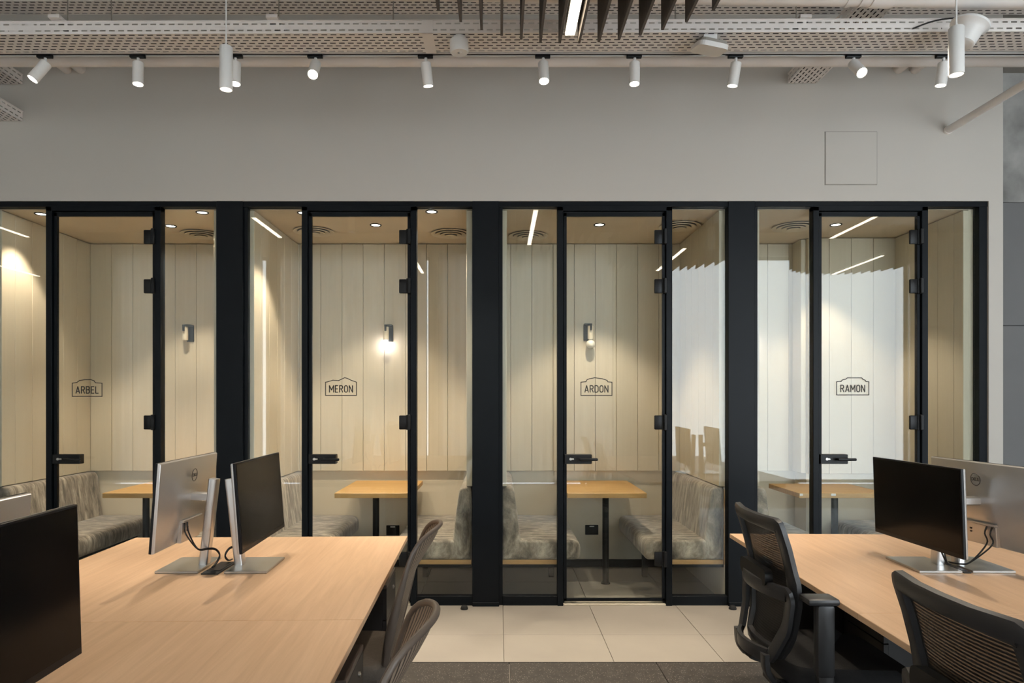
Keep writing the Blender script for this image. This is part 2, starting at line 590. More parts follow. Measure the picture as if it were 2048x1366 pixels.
# ---- window wall behind the camera (seen only as reflections in the booth glass)
NTH = ['leftmost', 'second from the left', 'third from the left', 'fourth from the left', 'rightmost']
openings = [(-6.6, -4.0), (-3.75, -1.19), (-1.05, 0.965), (1.03, 1.98), (2.95, 7.05)]
mb = MB().box(-7.6, 8.6, Y_WIN - 0.2, Y_WIN, 3.9, Z_CEIL)
edges = [-7.6] + [v for o in openings for v in o] + [8.6]
for k in range(0, len(edges), 2):
    mb.box(edges[k], edges[k + 1], Y_WIN - 0.2, Y_WIN, -0.12, 3.9)
tag(mb.build('wall_front', 'white_paint'), 'window wall of the office facing the booths', 'wall', kind='structure')
for k, (x0, x1) in enumerate(openings):
    w = thing('window_%d' % (k + 21), 'tall office window facing the booths, %s' % NTH[k], 'window', ((x0 + x1) / 2, Y_WIN - 0.1, 0), kind='structure')
    mb = MB().box(x0, x0 + 0.03, Y_WIN - 0.14, Y_WIN - 0.08, 0, 3.9).box(x1 - 0.03, x1, Y_WIN - 0.14, Y_WIN - 0.08, 0, 3.9)
    mb.box(x0, x1, Y_WIN - 0.14, Y_WIN - 0.08, 0, 0.05).box(x0, x1, Y_WIN - 0.14, Y_WIN - 0.08, 3.85, 3.9)
    mb.build('window_frame', 'black_frame', w)
    B(x0 + 0.02, x1 - 0.02, Y_WIN - 0.115, Y_WIN - 0.105, 0.04, 3.86).build('pane', 'clear_glass', w)
    pl = bpy.data.lights.new('window_portal', 'AREA')
    pl.shape = 'RECTANGLE'; pl.size = x1 - x0; pl.size_y = 3.9
    pl.cycles.is_portal = True
    po = bpy.data.objects.new('window_portal', pl)
    COL.objects.link(po)
    po.location = ((x0 + x1) / 2, Y_WIN - 0.16, 1.95)
    po.rotation_euler = (math.pi / 2, 0, math.pi)
    if k < 4:
        c0, c1 = x0 + 0.03, x1 - 0.045
        n = int((c1 - c0) / 0.012)
        vsv, fsv = [], []
        for i in range(n + 1):
            x = c0 + (c1 - c0) * i / n
            y = Y_WIN + 0.06 + 0.028 * math.sin(x * 41 + 0.6 * math.sin(x * 7)) + 0.01 * math.sin(x * 13)
            vsv += [(x, y, 0.02), (x, y, 3.95)]
        for i in range(n):
            fsv.append((2 * i, 2 * i + 2, 2 * i + 3, 2 * i + 1))
        cu = MB().add(vsv, fsv).build('curtain', 'sheer_curtain', loc=((x0 + x1) / 2, Y_WIN + 0.06, 0.02))
        tag(cu, 'sheer grey curtain drawn across the %s office window' % ('leftmost', 'second', 'third', 'fourth')[k], 'curtain')

BN = ['ARBEL', 'MERON', 'ARDON', 'RAMON']
# ---- booth partitions, back wall, ceilings
HALF = 0.10
PT = 0.042                # thickness of the panel boards
Z_PAN = 0.821
PW = 0.181
panel_cache = {}
def panel(parent, w, h, x, y, z, rz, name='panel'):
    """one upright board, its back against x,y; local +Y is into the wall"""
    key = (round(w, 3), round(h, 3))
    if key not in panel_cache:
        me = B(0.0012, w - 0.0012, -PT, 0, 0, h, bev=0.0025).mesh('panel')
        me.materials.append(MATS['booth_panel'])
        panel_cache[key] = me
    share(name, panel_cache[key], parent, (x, y, z), (0, 0, rz))

Hb = Z_BOOTH - Z_PAN - 0.006
sides = ['left', 'middle', 'centre', 'right']
core_y0, core_y1 = 4.80, 5.88
for i in range(4):
    xc = PIL[i]
    w = B(xc - HALF, xc + HALF, core_y0, 6.0, -0.01, Z_BOOTH + 0.05).build('wall_booth_%d' % (i + 1), 'booth_plaster')
    tag(w, 'panelled partition wall left of booth %s' % BN[i], 'wall', kind='structure')
    n = 6
    for k in range(n):
        y = Y_BACK - k * PW
        ln = min(PW, y - 4.79)
        if ln < 0.03:
            continue
        # right face of the partition (left wall of the booth right of it)
        panel(w, ln, Hb, xc + HALF, y - ln, Z_PAN, math.pi / 2)
        if i > 0:
            panel(w, ln, Hb, xc - HALF, y, Z_PAN, -math.pi / 2)
# right end wall of the fourth booth
XR = 3.30
w = B(XR, 3.386, core_y0, 6.0, -0.01, Z_BOOTH + 0.05).build('wall_booth_end', 'booth_plaster')
tag(w, 'panelled end wall of the rightmost booth', 'wall', kind='structure')
for k in range(5):
    y = 5.615 - k * PW
    ln = min(PW, y - 4.79)
    if ln > 0.03:
        panel(w, ln, Hb, XR, y, Z_PAN, -math.pi / 2)
# back walls
YB = Y_BACK + PT
def booth_back(i, x0, x1, yb, first, name):
    w = B(x0, x1, yb, 6.05, -0.01, Z_BOOTH + 0.05).build(name, 'booth_plaster')
    x = x0
    edges_ = [x0]
    e = first
    while e < x1 - 0.01:
        if e > x0 + 0.01:
            edges_.append(e)
        e += PW
    edges_.append(x1)
    for a, b in zip(edges_[:-1], edges_[1:]):
        panel(w, b - a, Hb, a, yb, Z_PAN, 0)
    return w
firsts = [-3.490, -1.704, 0.099, 1.93]
for i in range(3):
    w = booth_back(i, PIL[i] + HALF, PIL[i + 1] - HALF, YB, firsts[i], 'wall_booth_back_%d' % (i + 1))
    tag(w, 'cream board panelling on the back wall of booth %s' % ('ARBEL', 'MERON', 'ARDON')[i], 'wall', kind='structure')
w = booth_back(3, PIL[3] + HALF, 2.545, YB, 1.933, 'wall_booth_back_4')
tag(w, 'set-back left part of the back wall in booth RAMON', 'wall', kind='structure')
w = booth_back(3, 2.545, XR, 5.615 + PT, 2.537 + PW, 'wall_booth_back_5')
tag(w, 'stepped-forward right part of the back wall in booth RAMON', 'wall', kind='structure')
panel(w, Y_BACK - 5.615 - PT - 0.002, Hb, 2.545, Y_BACK - 0.001, Z_PAN, -math.pi / 2)
# black skirting
mb = MB()
for i in range(4):
    x0 = PIL[i] + HALF
    x1 = (PIL[i + 1] - HALF) if i < 3 else 2.545
    mb = MB().box(x0, x1, YB - 0.035, YB, 0.0, 0.06)
    if i == 3:
        mb.box(2.53, XR, 5.615 + PT - 0.03, 5.615 + PT, 0, 0.06)
    tag(mb.build('baseboard_booth_%d' % (i + 1), 'black_gap'), 'black skirting at the foot of the back wall in booth %s' % ('ARBEL', 'MERON', 'ARDON', 'RAMON')[i], 'baseboard', kind='structure')
# ceilings
for i in range(4):
    x0 = PIL[i] + HALF
    x1 = (PIL[i + 1] - HALF) if i < 3 else XR
    c = B(x0, x1, 4.80, 6.0, Z_BOOTH, Z_BOOTH + 0.05).build('ceiling_booth_%d' % (i + 1), 'booth_ceiling')
    tag(c, 'warm beige ceiling inside booth %s' % ('ARBEL', 'MERON', 'ARDON', 'RAMON')[i], 'ceiling', kind='structure')

# ---- glazed front: broad posts, side windows, doors
for i in range(4):
    xc = PIL[i]
    t_ = thing('trim_%d' % (i + 1), 'broad black steel post left of booth %s' % BN[i], 'post', (xc, Y_FR, 0), kind='structure')
    B(xc - 0.098, xc + 0.086, Y_FR - 0.012, 4.798, 0.0, 2.803, bev=0.002).build('post_cover', 'black_frame', t_)
    B(xc + 0.086, xc + 0.112, Y_FR + 0.012, 4.798, 0.0, 2.803).build('post_flange', 'black_frame', t_)
    B(xc - 0.096, xc + 0.088, Y_FR - 0.020, Y_FR - 0.012, 0.0, 0.028, bev=0.002).build('post_shoe', 'black_frame', t_)
t_ = thing('trim_5', 'slim black frame post at the right end of the booths', 'post', (3.357, Y_FR, 0), kind='structure')
B(3.330, 3.386, Y_FR, 4.798, 0, 2.803, bev=0.002).build('post_cover', 'black_frame', t_)
t_ = thing('trim_6', 'long black head rail running above all booth doors', 'rail', (0, Y_FR, 2.767), kind='structure')
B(-4.5, 3.386, Y_FR - 0.004, 4.798, 2.767, 2.803).build('head_rail', 'black_frame', t_)

off = [0.112, 0.492, 0.558, 1.221, 1.2875, 1.6745]
wn = 0
for i in range(4):
    p = PIL[i]
    a = [p + o for o in off]
    if i == 3:
        a[5] = 3.330
    for side, (x0, x1) in (('left', (a[0], a[1])), ('right', (a[4], a[5]))):
        wn += 1
        w = thing('window_%d' % wn, 'narrow fixed glass pane %s of the %s door' % (side, BN[i]), 'window', ((x0 + x1) / 2, Y_GL, 0), kind='structure')
        B(x0, x1, Y_FR + 0.004, 4.79, 0.0, 0.066, bev=0.002).build('bottom_rail', 'black_frame', w)
        B(x0 - 0.004, x1 + 0.004, Y_GL - 0.005, Y_GL + 0.005, 0.05, 2.775).build('pane', 'clear_glass', w)
    d = thing('door_%d' % (i + 1), 'black framed glass door lettered %s' % BN[i], 'door', ((a[1] + a[4]) / 2, Y_GL, 0), kind='structure')
    # frame: two posts and a head, with rebated inner stop
    B(a[1], a[1] + 0.040, Y_FR - 0.006, 4.795, 0, 2.767, bev=0.002).build('door_post', 'black_frame', d)
    B(a[4] - 0.042, a[4], Y_FR - 0.006, 4.795, 0, 2.767, bev=0.002).build('door_post', 'black_frame', d)
    mb = MB().box(a[1] + 0.040, a[1] + 0.050, Y_FR + 0.03, 4.795, 0, 2.73)
    mb.box(a[4] - 0.054, a[4] - 0.042, Y_FR + 0.03, 4.795, 0, 2.73)
    mb.box(a[1] + 0.04, a[4] - 0.042, Y_FR + 0.03, 4.795, 2.725, 2.738)
    mb.build('door_stop', 'black_gap', d)
    B(a[1], a[4], Y_FR - 0.006, 4.795, 2.738, 2.775, bev=0.002).build('door_head', 'black_frame', d)
    # leaf
    g0, g1 = a[1] + 0.046, a[4] - 0.046
    B(g0, g1, Y_GL - 0.012, Y_GL - 0.002, 0.038, 2.722).build('pane', 'clear_glass', d)
    mb = MB().box(g0, g0 + 0.020, Y_GL - 0.016, Y_GL + 0.006, 0.032, 2.728)
    mb.box(g1 - 0.018, g1, Y_GL - 0.016, Y_GL + 0.006, 0.032, 2.728)
    mb.box(g0, g1, Y_GL - 0.016, Y_GL + 0.006, 2.706, 2.728).box(g0, g1, Y_GL - 0.016, Y_GL + 0.006, 0.028, 0.046)
    mb.build('leaf_frame', 'black_frame', d)
    B(a[1] + 0.04, a[4] - 0.042, Y_FR, 4.80, 0.0, 0.012, bev=0.002).build('threshold', 'cream_stone', d)
    for z in (2.510, 2.168, 1.222, 0.274):
        xh = a[3]
        h = MB().box(xh - 0.055, xh + 0.004, Y_GL - 0.030, Y_GL - 0.010, z, z + 0.098, bev=0.006, seg=2)
        h.box(xh + 0.006, xh + 0.030, Y_FR - 0.024, Y_GL - 0.01, z - 0.004, z + 0.104, bev=0.004)
        hi = h.build('hinge', 'black_hardware', d, smooth=True)
        MB().cyl((xh + 0.002, Y_GL - 0.030, z - 0.002), (xh + 0.002, Y_GL - 0.030, z + 0.102), 0.006, n=10).build('hinge_pin', 'black_hardware', hi, smooth=True)
    xl = a[1] + 0.048
    lk = B(xl, xl + 0.190, Y_GL - 0.040, Y_GL + 0.014, 0.984, 1.050, bev=0.003).build('lock_case', 'black_hardware', d)
    mb = MB().cyl((xl + 0.042, Y_GL - 0.047, 1.018), (xl + 0.042, Y_GL - 0.038, 1.018), 0.009, n=14)
    mb.box(xl + 0.046, xl + 0.066, Y_GL - 0.045, Y_GL - 0.038, 1.013, 1.023, bev=0.002)
    mb.build('key_cylinder', 'steel', lk, smooth=True)
    mb = MB().cyl((xl + 0.11, Y_GL - 0.038, 1.018), (xl + 0.11, Y_GL - 0.085, 1.018), 0.009, n=12)
    mb.box(xl + 0.098, xl + 0.225, Y_GL - 0.093, Y_GL - 0.077, 1.009, 1.028, bev=0.006, seg=2)
    mb.build('lever', 'black_hardware', lk, smooth=True)

# stroke letters (width, strokes) in a unit-high box
GLYPH = {
    'A': (0.54, [[(0, 0), (0.27, 1), (0.54, 0)], [(0.09, 0.28), (0.45, 0.28)]]),
    'B': (0.48, [[(0, 0), (0, 1), (0.28, 1), (0.41, 0.93), (0.45, 0.78), (0.41, 0.60), (0.28, 0.53), (0, 0.53)], [(0.28, 0.53), (0.43, 0.46), (0.48, 0.29), (0.43, 0.07), (0.28, 0), (0, 0)]]),
    'D': (0.48, [[(0, 0), (0, 1), (0.26, 1), (0.42, 0.92), (0.48, 0.76), (0.48, 0.24), (0.42, 0.08), (0.26, 0), (0, 0)]]),
    'E': (0.40, [[(0.40, 0), (0, 0), (0, 1), (0.40, 1)], [(0, 0.51), (0.35, 0.51)]]),
    'L': (0.38, [[(0, 1), (0, 0), (0.38, 0)]]),
    'M': (0.64, [[(0, 0), (0, 1), (0.32, 0.34), (0.64, 1), (0.64, 0)]]),
    'N': (0.50, [[(0, 0), (0, 1), (0.50, 0), (0.50, 1)]]),
    'O': (0.48, [[(0.24, 0), (0.08, 0.06), (0, 0.22), (0, 0.78), (0.08, 0.94), (0.24, 1), (0.40, 0.94), (0.48, 0.78), (0.48, 0.22), (0.40, 0.06), (0.24, 0)]]),
    'R': (0.48, [[(0, 0), (0, 1), (0.28, 1), (0.42, 0.93), (0.47, 0.76), (0.42, 0.58), (0.28, 0.50), (0, 0.50)], [(0.25, 0.50), (0.48, 0)]]),
}
# door lettering: outline with a ridge line and the name
signs = {
    # x of the sign's left edge, bottom height, width, ridge points (0..1 across, metres above the shoulder)
    'ARBEL': (-2.969, 1.452, 0.207, [(0, 0), (0.15, 0.005), (0.25, 0.019), (0.42, 0.024), (0.63, 0.024), (0.73, 0.017), (0.78, 0.003), (1, 0)]),
    'MERON': (-1.207, 1.459, 0.215, [(0, 0), (0.06, 0.002), (0.24, 0.014), (0.42, 0.011), (0.62, 0.031), (0.70, 0.027), (0.82, 0.014), (0.95, 0.004), (1, 0)]),
    'ARDON': (0.570, 1.459, 0.216, [(0, 0), (0.16, 0.003), (0.20, 0.018), (0.28, 0.024), (0.45, 0.031), (0.68, 0.024), (0.84, 0.013), (0.87, 0.002), (1, 0)]),
    'RAMON': (2.349, 1.462, 0.224, [(0, 0), (0.14, 0.002), (0.18, 0.013), (0.28, 0.017), (0.33, 0.027), (0.78, 0.027), (0.82, 0.016), (0.88, 0.012), (0.91, 0.002), (1, 0)]),
}
for i, nm in enumerate(BN):
    d = bpy.data.objects['door_%d' % (i + 1)]
    x0, z0, wd, ridge = signs[nm]
    hh = 0.092
    ys = Y_GL - 0.0135
    pts = [(x0, ys, z0), (x0, ys, z0 + hh)] + [(x0 + u * wd, ys, z0 + hh + h) for u, h in ridge[1:-1]] + [(x0 + wd, ys, z0 + hh), (x0 + wd, ys, z0)]
    # straight bars with mitre-like overlaps
    mb = MB()
    P = [Vector(q) for q in pts]
    for k in range(len(P)):
        q0, q1 = P[k], P[(k + 1) % len(P)]
        dv = (q1 - q0).normalized()
        ln = (q1 - q0).length
        M = Matrix.Translation(q0) @ Matrix.Rotation(-math.atan2(dv.z, dv.x), 4, 'Y')
        mb.box(-0.0025, ln + 0.0025, -0.0006, 0.0006, -0.0028, 0.0028, M=M)
    sg = mb.build('sign_outline', 'sign_vinyl', d)
    # the name in upright condensed strokes
    total = sum(GLYPH[c][0] for c in nm) + 0.27 * (len(nm) - 1)
    sx, sz = wd * 0.745 / total, 0.046
    cur = x0 + wd / 2 - total * sx / 2
    mb = MB()
    for c in nm:
        for line in GLYPH[c][1]:
            Q = [Vector((cur + u * sx, ys, z0 + 0.022 + v * sz)) for u, v in line]
            for q0, q1 in zip(Q[:-1], Q[1:]):
                dv = (q1 - q0).normalized()
                M = Matrix.Translation(q0) @ Matrix.Rotation(-math.atan2(dv.z, dv.x), 4, 'Y')
                mb.box(-0.0020, (q1 - q0).length + 0.0020, -0.0006, 0.0006, -0.0034, 0.0034, M=M)
        cur += (GLYPH[c][0] + 0.27) * sx
    mb.build('lettering', 'sign_vinyl', sg)

# ================================================================== booth furniture
def rounded(poly, r, seg=4):
    """round the corners of a 2D outline; r may be a list"""
    out = []
    n = len(poly)
    for i in range(n):
        p0, p1, p2 = Vector(poly[i - 1]), Vector(poly[i]), Vector(poly[(i + 1) % n])
        rr = r[i] if isinstance(r, list) else r
        if rr <= 0:
            out.append(tuple(p1)); continue
        d0, d1 = (p0 - p1), (p2 - p1)
        rr = min(rr, d0.length * 0.49, d1.length * 0.49)
        a, b = p1 + d0.normalized() * rr, p1 + d1.normalized() * rr
        for k in range(seg + 1):
            t = k / seg
            out.append(tuple((1 - t) ** 2 * a + 2 * t * (1 - t) * p1 + t * t * b))
    return out

def soft_prism(poly, y0, y1, r=0.02, seg=3):
    """extrude along y with softly rounded ends"""
    mb = MB()
    cx = sum(p[0] for p in poly) / len(poly); cz = sum(p[1] for p in poly) / len(poly)
    mnx, mxx = min(p[0] for p in poly), max(p[0] for p in poly)
    mnz, mxz = min(p[1] for p in poly), max(p[1] for p in poly)
    rings = []
    for s in range(seg + 1):
        t = s / seg * math.pi / 2
        rings.append((y0 + r * (1 - math.sin(t)), r * (1 - math.cos(t))))
    rings = rings[::-1]
    rings = [(y0 + r * (1 - math.cos(s / seg * math.pi / 2)), r * (1 - math.sin(s / seg * math.pi / 2))) for s in range(seg + 1)]
    rings += [(y0 + y1 - a, b) for a, b in rings[::-1]]
    n = len(poly)
    vs_, fs = [], []
    for y, ins in rings:
        sx = 1 - 2 * ins / (mxx - mnx); sz = 1 - 2 * ins / (mxz - mnz)
        mx_, mz_ = (mnx + mxx) / 2, (mnz + mxz) / 2
        for u, v in poly:
            vs_.append((mx_ + (u - mx_) * sx, y, mz_ + (v - mz_) * sz))
    for j in range(len(rings) - 1):
        for k in range(n):
            fs.append((j * n + k, j * n + (k + 1) % n, (j + 1) * n + (k + 1) % n, (j + 1) * n + k))
    fs.append(tuple(range(n - 1, -1, -1)))
    fs.append(tuple((len(rings) - 1) * n + k for k in range(n)))
    return mb.add(vs_, fs)

def bench(label, xw, s, y1=5.855):
    """xw: lower wall face, s: +1 bench reaches to +x, -1 to -x"""
    t = thing('booth_bench', label, 'bench', (xw + s * 0.27, 5.3, 0), group='upholstered booth benches')
    y0 = 4.800
    seat = rounded([(0.105, 0.302), (0.555, 0.302), (0.560, 0.44), (0.105, 0.445)], [0.01, 0.035, 0.06, 0.01])
    soft_prism([(xw + s * u, z) for u, z in seat], y0, y1, 0.022).build('seat_cushion', 'velvet_taupe', t, smooth=True)
    back = rounded([(0.004, 0.302), (0.150, 0.302), (0.135, 0.46), (0.088, 0.815), (0.004, 0.815)], [0, 0.01, 0.03, 0.05, 0.02])
    soft_prism([(xw + s * u, z) for u, z in back], y0, y1, 0.018).build('backrest', 'velvet_taupe', t, smooth=True)
    lo, hi = sorted((xw + s * 0.004, xw + s * 0.43))
    B(lo, hi, y0 + 0.002, y1, 0.270, 0.302, bev=0.002).build('base_board', 'bench_oak', t)
    lo, hi = sorted((xw + s * -0.016, xw + s * 0.003))
    if abs(xw) > 0.5 and s < 0:
        B(xw + 0.0, xw + 0.014, 4.799, 4.812, 0.270, 0.80).build('end_board', 'bench_oak', t)
    lo, hi = sorted((xw + s * 0.004, xw + s * 0.43))
    B(lo, hi, y0 + 0.002, y1, 0.250, 0.270).build('metal_frame', 'black_hardware', t)
    for yy in (5.50,):
        xa, xb = sorted((xw + s * 0.385, xw + s * 0.425))
        B(xa, xb, yy, yy + 0.04, 0.0, 0.25).build('leg', 'black_hardware', t)
    return t

def table(label, x0, x1, leg_x, y0=5.04, y1=5.825, zt=0.74, tags=False):
    t = thing('booth_table', label, 'table', (leg_x, 5.31, 0), group='oak booth tables')
    B(x0, x1, y0, y1, zt - 0.038, zt, bev=0.003).build('table_top', 'table_oak', t)
    MB().cyl((leg_x, 5.31, 0.008), (leg_x, 5.31, zt - 0.038), 0.025, n=18).build('leg', 'black_hardware', t, smooth=True)
    MB().lathe([(0, 0.009), (0.034, 0.009), (0.036, 0.0), (0, 0.0)], (leg_x, 5.31, 0)).build('floor_flange', 'black_hardware', t, smooth=True)
    B(leg_x - 0.15, leg_x + 0.15, 5.2, 5.42, zt - 0.046, zt - 0.038).build('top_plate', 'black_hardware', t)
    if tags:  # small white pieces on the front edge
        for x in (x0 + 0.004, x0 + 0.235):
            B(x, x + (0.022 if x < x0 + 0.1 else 0.034), y0 - 0.004, y0 + 0.002, zt - 0.020, zt - 0.004).build('edge_tag', 'white_plastic', t)
    return t

table('oak table against the back wall in booth ARBEL', -2.93, -2.30, -2.745)
table('oak table against the back wall in booth MERON', -1.216, -0.650, -0.957)
table('oak table against the back wall in booth ARDON', 0.505, 1.092, 0.829)
table('oak table with white edge tags in booth RAMON', 2.216, 2.866, 2.610, y1=5.610, tags=True)

for i in range(4):
    xl = PIL[i] + HALF + 0.003
    xr = (PIL[i + 1] - HALF - 0.003) if i < 3 else XR - 0.003
    bench('taupe velvet bench on the left side of booth %s' % BN[i], xl, 1)
    bench('taupe velvet bench on the right side of booth %s' % BN[i], xr, -1, 5.855 if i < 3 else 5.62)

def sconce(label, x, z, bulb, face):
    t = thing('wall_sconce', label, 'sconce', (x, Y_BACK, z), group='sconces in the booths')
    y = Y_BACK
    B(x - 0.030 + face * 0.012, x + 0.030 + face * 0.012, y - 0.010, y - 0.0005, z - 0.070, z + 0.070, bev=0.002).build('wall_plate', 'black_hardware', t)
    xc = x - face * 0.012
    mb = MB().box(x - 0.030 + face * 0.012, x + 0.030 + face * 0.012, y - 0.075, y - 0.008, z + 0.058, z + 0.070, bev=0.001)
    mb.box(xc - 0.008, xc + 0.008, y - 0.088, y - 0.074, z + 0.015, z + 0.068, bev=0.001)
    mb.build('bracket', 'black_hardware', t)
    MB().lathe([(0, 0.052), (0.022, 0.052), (0.024, 0.048), (0.024, -0.060), (0.018, -0.060), (0.018, -0.02), (0, -0.02)], (xc, y - 0.050, z)).build('holder', 'sconce_cream', t, smooth=True)
    if bulb:
        prof = [(0.0, 0.0)] + [(0.038 * math.sin(a * math.pi / 14), 0.038 - 0.038 * math.cos(a * math.pi / 14)) for a in range(1, 13)] + [(0.013, 0.082), (0.013, 0.095)]
        b = MB().lathe(prof, (xc, y - 0.050, z - 0.060 - 0.082)).build('bulb', 'bulb_lit' if bulb == 'lit' else 'bulb_frosted', t, smooth=True)
    return t
sconce('cream sconce without a bulb in booth ARBEL', -2.645, 1.994, None, 1)
sconce('cream sconce with a glowing globe bulb in booth MERON', -0.945, 1.994, 'lit', 1)
sconce('cream sconce with an unlit white globe bulb in booth ARDON', 0.763, 2.003, 'off', -1)
sconce('cream sconce with a glowing bulb, mostly hidden behind the black post in booth RAMON', 2.140, 2.0, 'lit', 1)

def socket(label, x, z):
    t = thing('wall_socket', label, 'socket', (x, YB, z), group='black sockets under the booth tables')
    B(x - 0.056, x + 0.056, YB - 0.012, YB - 0.0005, z - 0.042, z + 0.042, bev=0.003).build('cover_plate', 'black_hardware', t)
    B(x - 0.020, x + 0.020, YB - 0.014, YB - 0.010, z + 0.026, z + 0.034).build('indicator', 'white_plastic', t)
socket('black wall socket under the table in booth MERON', -0.912, 0.308)
socket('black wall socket under the table in booth ARDON', 0.797, 0.312)

def downlight(label, x, y, aim=(0, 0, -1), power=P_DOWN, ang=84):
    t = thing('downlight', label, 'downlight', (x, y, Z_BOOTH), group='recessed downlights in the booths')
    z = Z_BOOTH
    MB().lathe([(0.032, -0.002), (0.036, -0.006), (0.044, -0.006), (0.045, -0.0005)], (x, y, z)).build('trim_ring', 'black_hardware', t, smooth=True)
    MB().lathe([(0, -0.002), (0.033, -0.0022)], (x, y, z)).build('lens', 'downlight_face', t)
    spot(t, (x, y, z - 0.012), aim, power, ang, 0.45, 0.02)
downlight('round downlight near the left bench in booth ARBEL', -3.286, 4.90, power=P_DOWN * 0.62)
downlight('round downlight at the glass, right side of booth ARBEL', -2.113, 4.86)
downlight('round downlight over the table in booth ARBEL', -2.52, 5.24, power=P_DOWN * 0.7)
downlight('round downlight half hidden by the MERON door post', -1.395, 4.87, power=P_DOWN * 0.8)
downlight('round downlight over the table in booth MERON', -0.941, 5.21, power=P_DOWN * 0.7)
downlight('round downlight behind the pane right of the MERON door', -0.478, 4.84)
downlight('round downlight over the table in booth ARDON', 0.765, 5.20)
downlight('round downlight over the table in booth RAMON', 2.566, 5.20, power=P_DOWN * 0.6)

def diffuser(label, x, y, r=0.158):
    t = thing('air_diffuser', label, 'vent', (x, y, Z_BOOTH), group='round air diffusers in the booth ceilings')
    z = Z_BOOTH
    for k, (ra, rb) in enumerate(((1.0, 0.79), (0.765, 0.56), (0.535, 0.33), (0.305, 0.0))):
        dz = 0.004 + 0.006 * k
        MB().lathe([(r * rb, -dz - 0.004), (r * ra, -dz - 0.010), (r * ra, -dz - 0.014), (r * rb, -dz - 0.008)], (x, y, z + 0.006), n=32).build('cone_ring', 'grille_white', t, smooth=True)
    MB().lathe([(0, -0.001), (r * 0.95, -0.001)], (x, y, z), n=32).build('throat', 'grout', t)
diffuser('round air diffuser above the right bench in booth ARBEL', -2.395, 5.49)
diffuser('round air diffuser left of the table in booth MERON', -1.463, 5.39)
diffuser('round air diffuser right of the table in booth MERON', -0.385, 5.46)
diffuser('round air diffuser left of the table in booth ARDON', 0.235, 5.53)
diffuser('round air diffuser at the right wall in booth ARDON', 1.385, 5.23)
diffuser('round air diffuser left of the table in booth RAMON', 2.265, 5.25)

for lb, x in (('black rubber door stop on the pale tiles left of the middle post', -0.237), ('black rubber door stop on the pale tiles beside the mesh office chair', 1.595)):
    mb = MB().lathe([(0, 0.026), (0.014, 0.025), (0.022, 0.018), (0.026, 0.006), (0.026, 0.0), (0, 0)], (x, 4.66, 0), n=18)
    tag(mb.build('door_stop_dome', 'rubber', smooth=True, loc=(x, 4.66, 0)), lb, 'door stop', 'floor door stops')

# ================================================================== ceiling services
def perforated(x0, x1, y0, y1, z, rows, pitch=0.049, slot=0.031, frac=0.30, along='x', phase=0.0, M=None):
    """sheet in the XY plane with rows of slots cut out (real holes)"""
    mb = MB()
    nrow = rows
    H = (y1 - y0) / nrow
    hs = H * frac
    def q(a, b, c, d):
        vs_ = [(a, c, z), (b, c, z), (b, d, z), (a, d, z)]
        if M is not None:
            vs_ = [M @ Vector(p) for p in vs_]
        mb.add(vs_, [(0, 1, 2, 3)])
    for r in range(nrow):
        ya = y0 + r * H
        q(x0, x1, ya, ya + (H - hs) / 2)
        q(x0, x1, ya + (H + hs) / 2, ya + H)
        x = x0 - pitch * (0.5 if r % 2 else 0.0) - phase
        while x < x1:
            a, b = x + slot, x + pitch
            a, b = max(a, x0), min(b, x1)
            if b > a + 1e-4:
                q(a, b, ya + (H - hs) / 2, ya + (H + hs) / 2)
            x += pitch
    return mb

def tray(label, p0, p1, width, zb, h=0.067, rows=7, cables=True, name='cable_tray', left=True, right=True, join=None):
    """tray running from p0 to p1 in plan (centre line)"""
    p0, p1 = Vector((*p0, 0)), Vector((*p1, 0))
    L = (p1 - p0).length
    ang = math.atan2((p1 - p0).y, (p1 - p0).x)
    T = Matrix.Translation((p0.x, p0.y, zb)) @ Matrix.Rotation(ang, 4, 'Z')
    t = thing(name, label, 'cable tray', tuple((p0 + p1) / 2 + Vector((0, 0, zb))))
    perforated(0, L, -width / 2, width / 2, 0, rows, M=T).build('tray_bottom', 'tray_white', t)
    for s, flag in ((-1, right), (1, left)):
        if not flag:
            continue
        Ms = T @ Matrix.Translation((0, s * width / 2, 0)) @ Matrix.Rotation(math.pi / 2, 4, 'X')
        perforated(0, L, 0, h, 0, 2, frac=0.22, M=Ms).build('side_flange', 'tray_white', t)
        MB().box(0, L, s * width / 2 - 0.004, s * width / 2 + 0.004, h - 0.002, h + 0.002, M=T).build('rolled_edge', 'tray_white', t)
    if cables:  # black cables added inside so the slots read dark from below
        mb = MB()
        k = 0
        w = -width / 2 + 0.02
        while w < width / 2 - 0.01:
            r = random.uniform(0.007, 0.011)
            pts = [T @ Vector((L * i / 12, w + random.uniform(-0.003, 0.003), r + 0.003)) for i in range(13)]
            mb.tube(pts, r, n=6, smooth=0)
            w += 2 * r + 0.001
        mb.build('cables', 'cable_black', t)
    if join is not None:
        for xj in join:
            MB().box(xj - 0.03, xj + 0.03, -width / 2 - 0.004, width / 2 + 0.004, -0.003, 0.0005, M=T).build('joint_plate', 'tray_white', t)
            MB().box(xj - 0.03, xj + 0.03, -width / 2 - 0.004, -width / 2 - 0.001, -0.003, h, M=T).build('joint_plate', 'tray_white', t)
    return t

main_tray = tray('long white slotted cable tray just above the row of spotlights', (-3.2, 3.735), (3.6, 3.70), 0.200, 3.373, join=[2.82])
tray('white slotted cable tray high behind the spotlight track', (-3.7, 4.235), (4.0, 4.235), 0.15, 3.86, rows=5, cables=True)
tray('white slotted cable tray running to the wall above the access panel', (2.095, 3.55), (2.095, 4.715), 0.20, 3.614, rows=7)
tray('upper white slotted tray stub at the left edge', (-3.39, 4.15), (-3.39, 4.715), 0.20, 3.607, rows=7)
tray('lower white slotted tray stub at the left edge', (-3.39, 4.15), (-3.39, 4.715), 0.20, 3.352, rows=7)

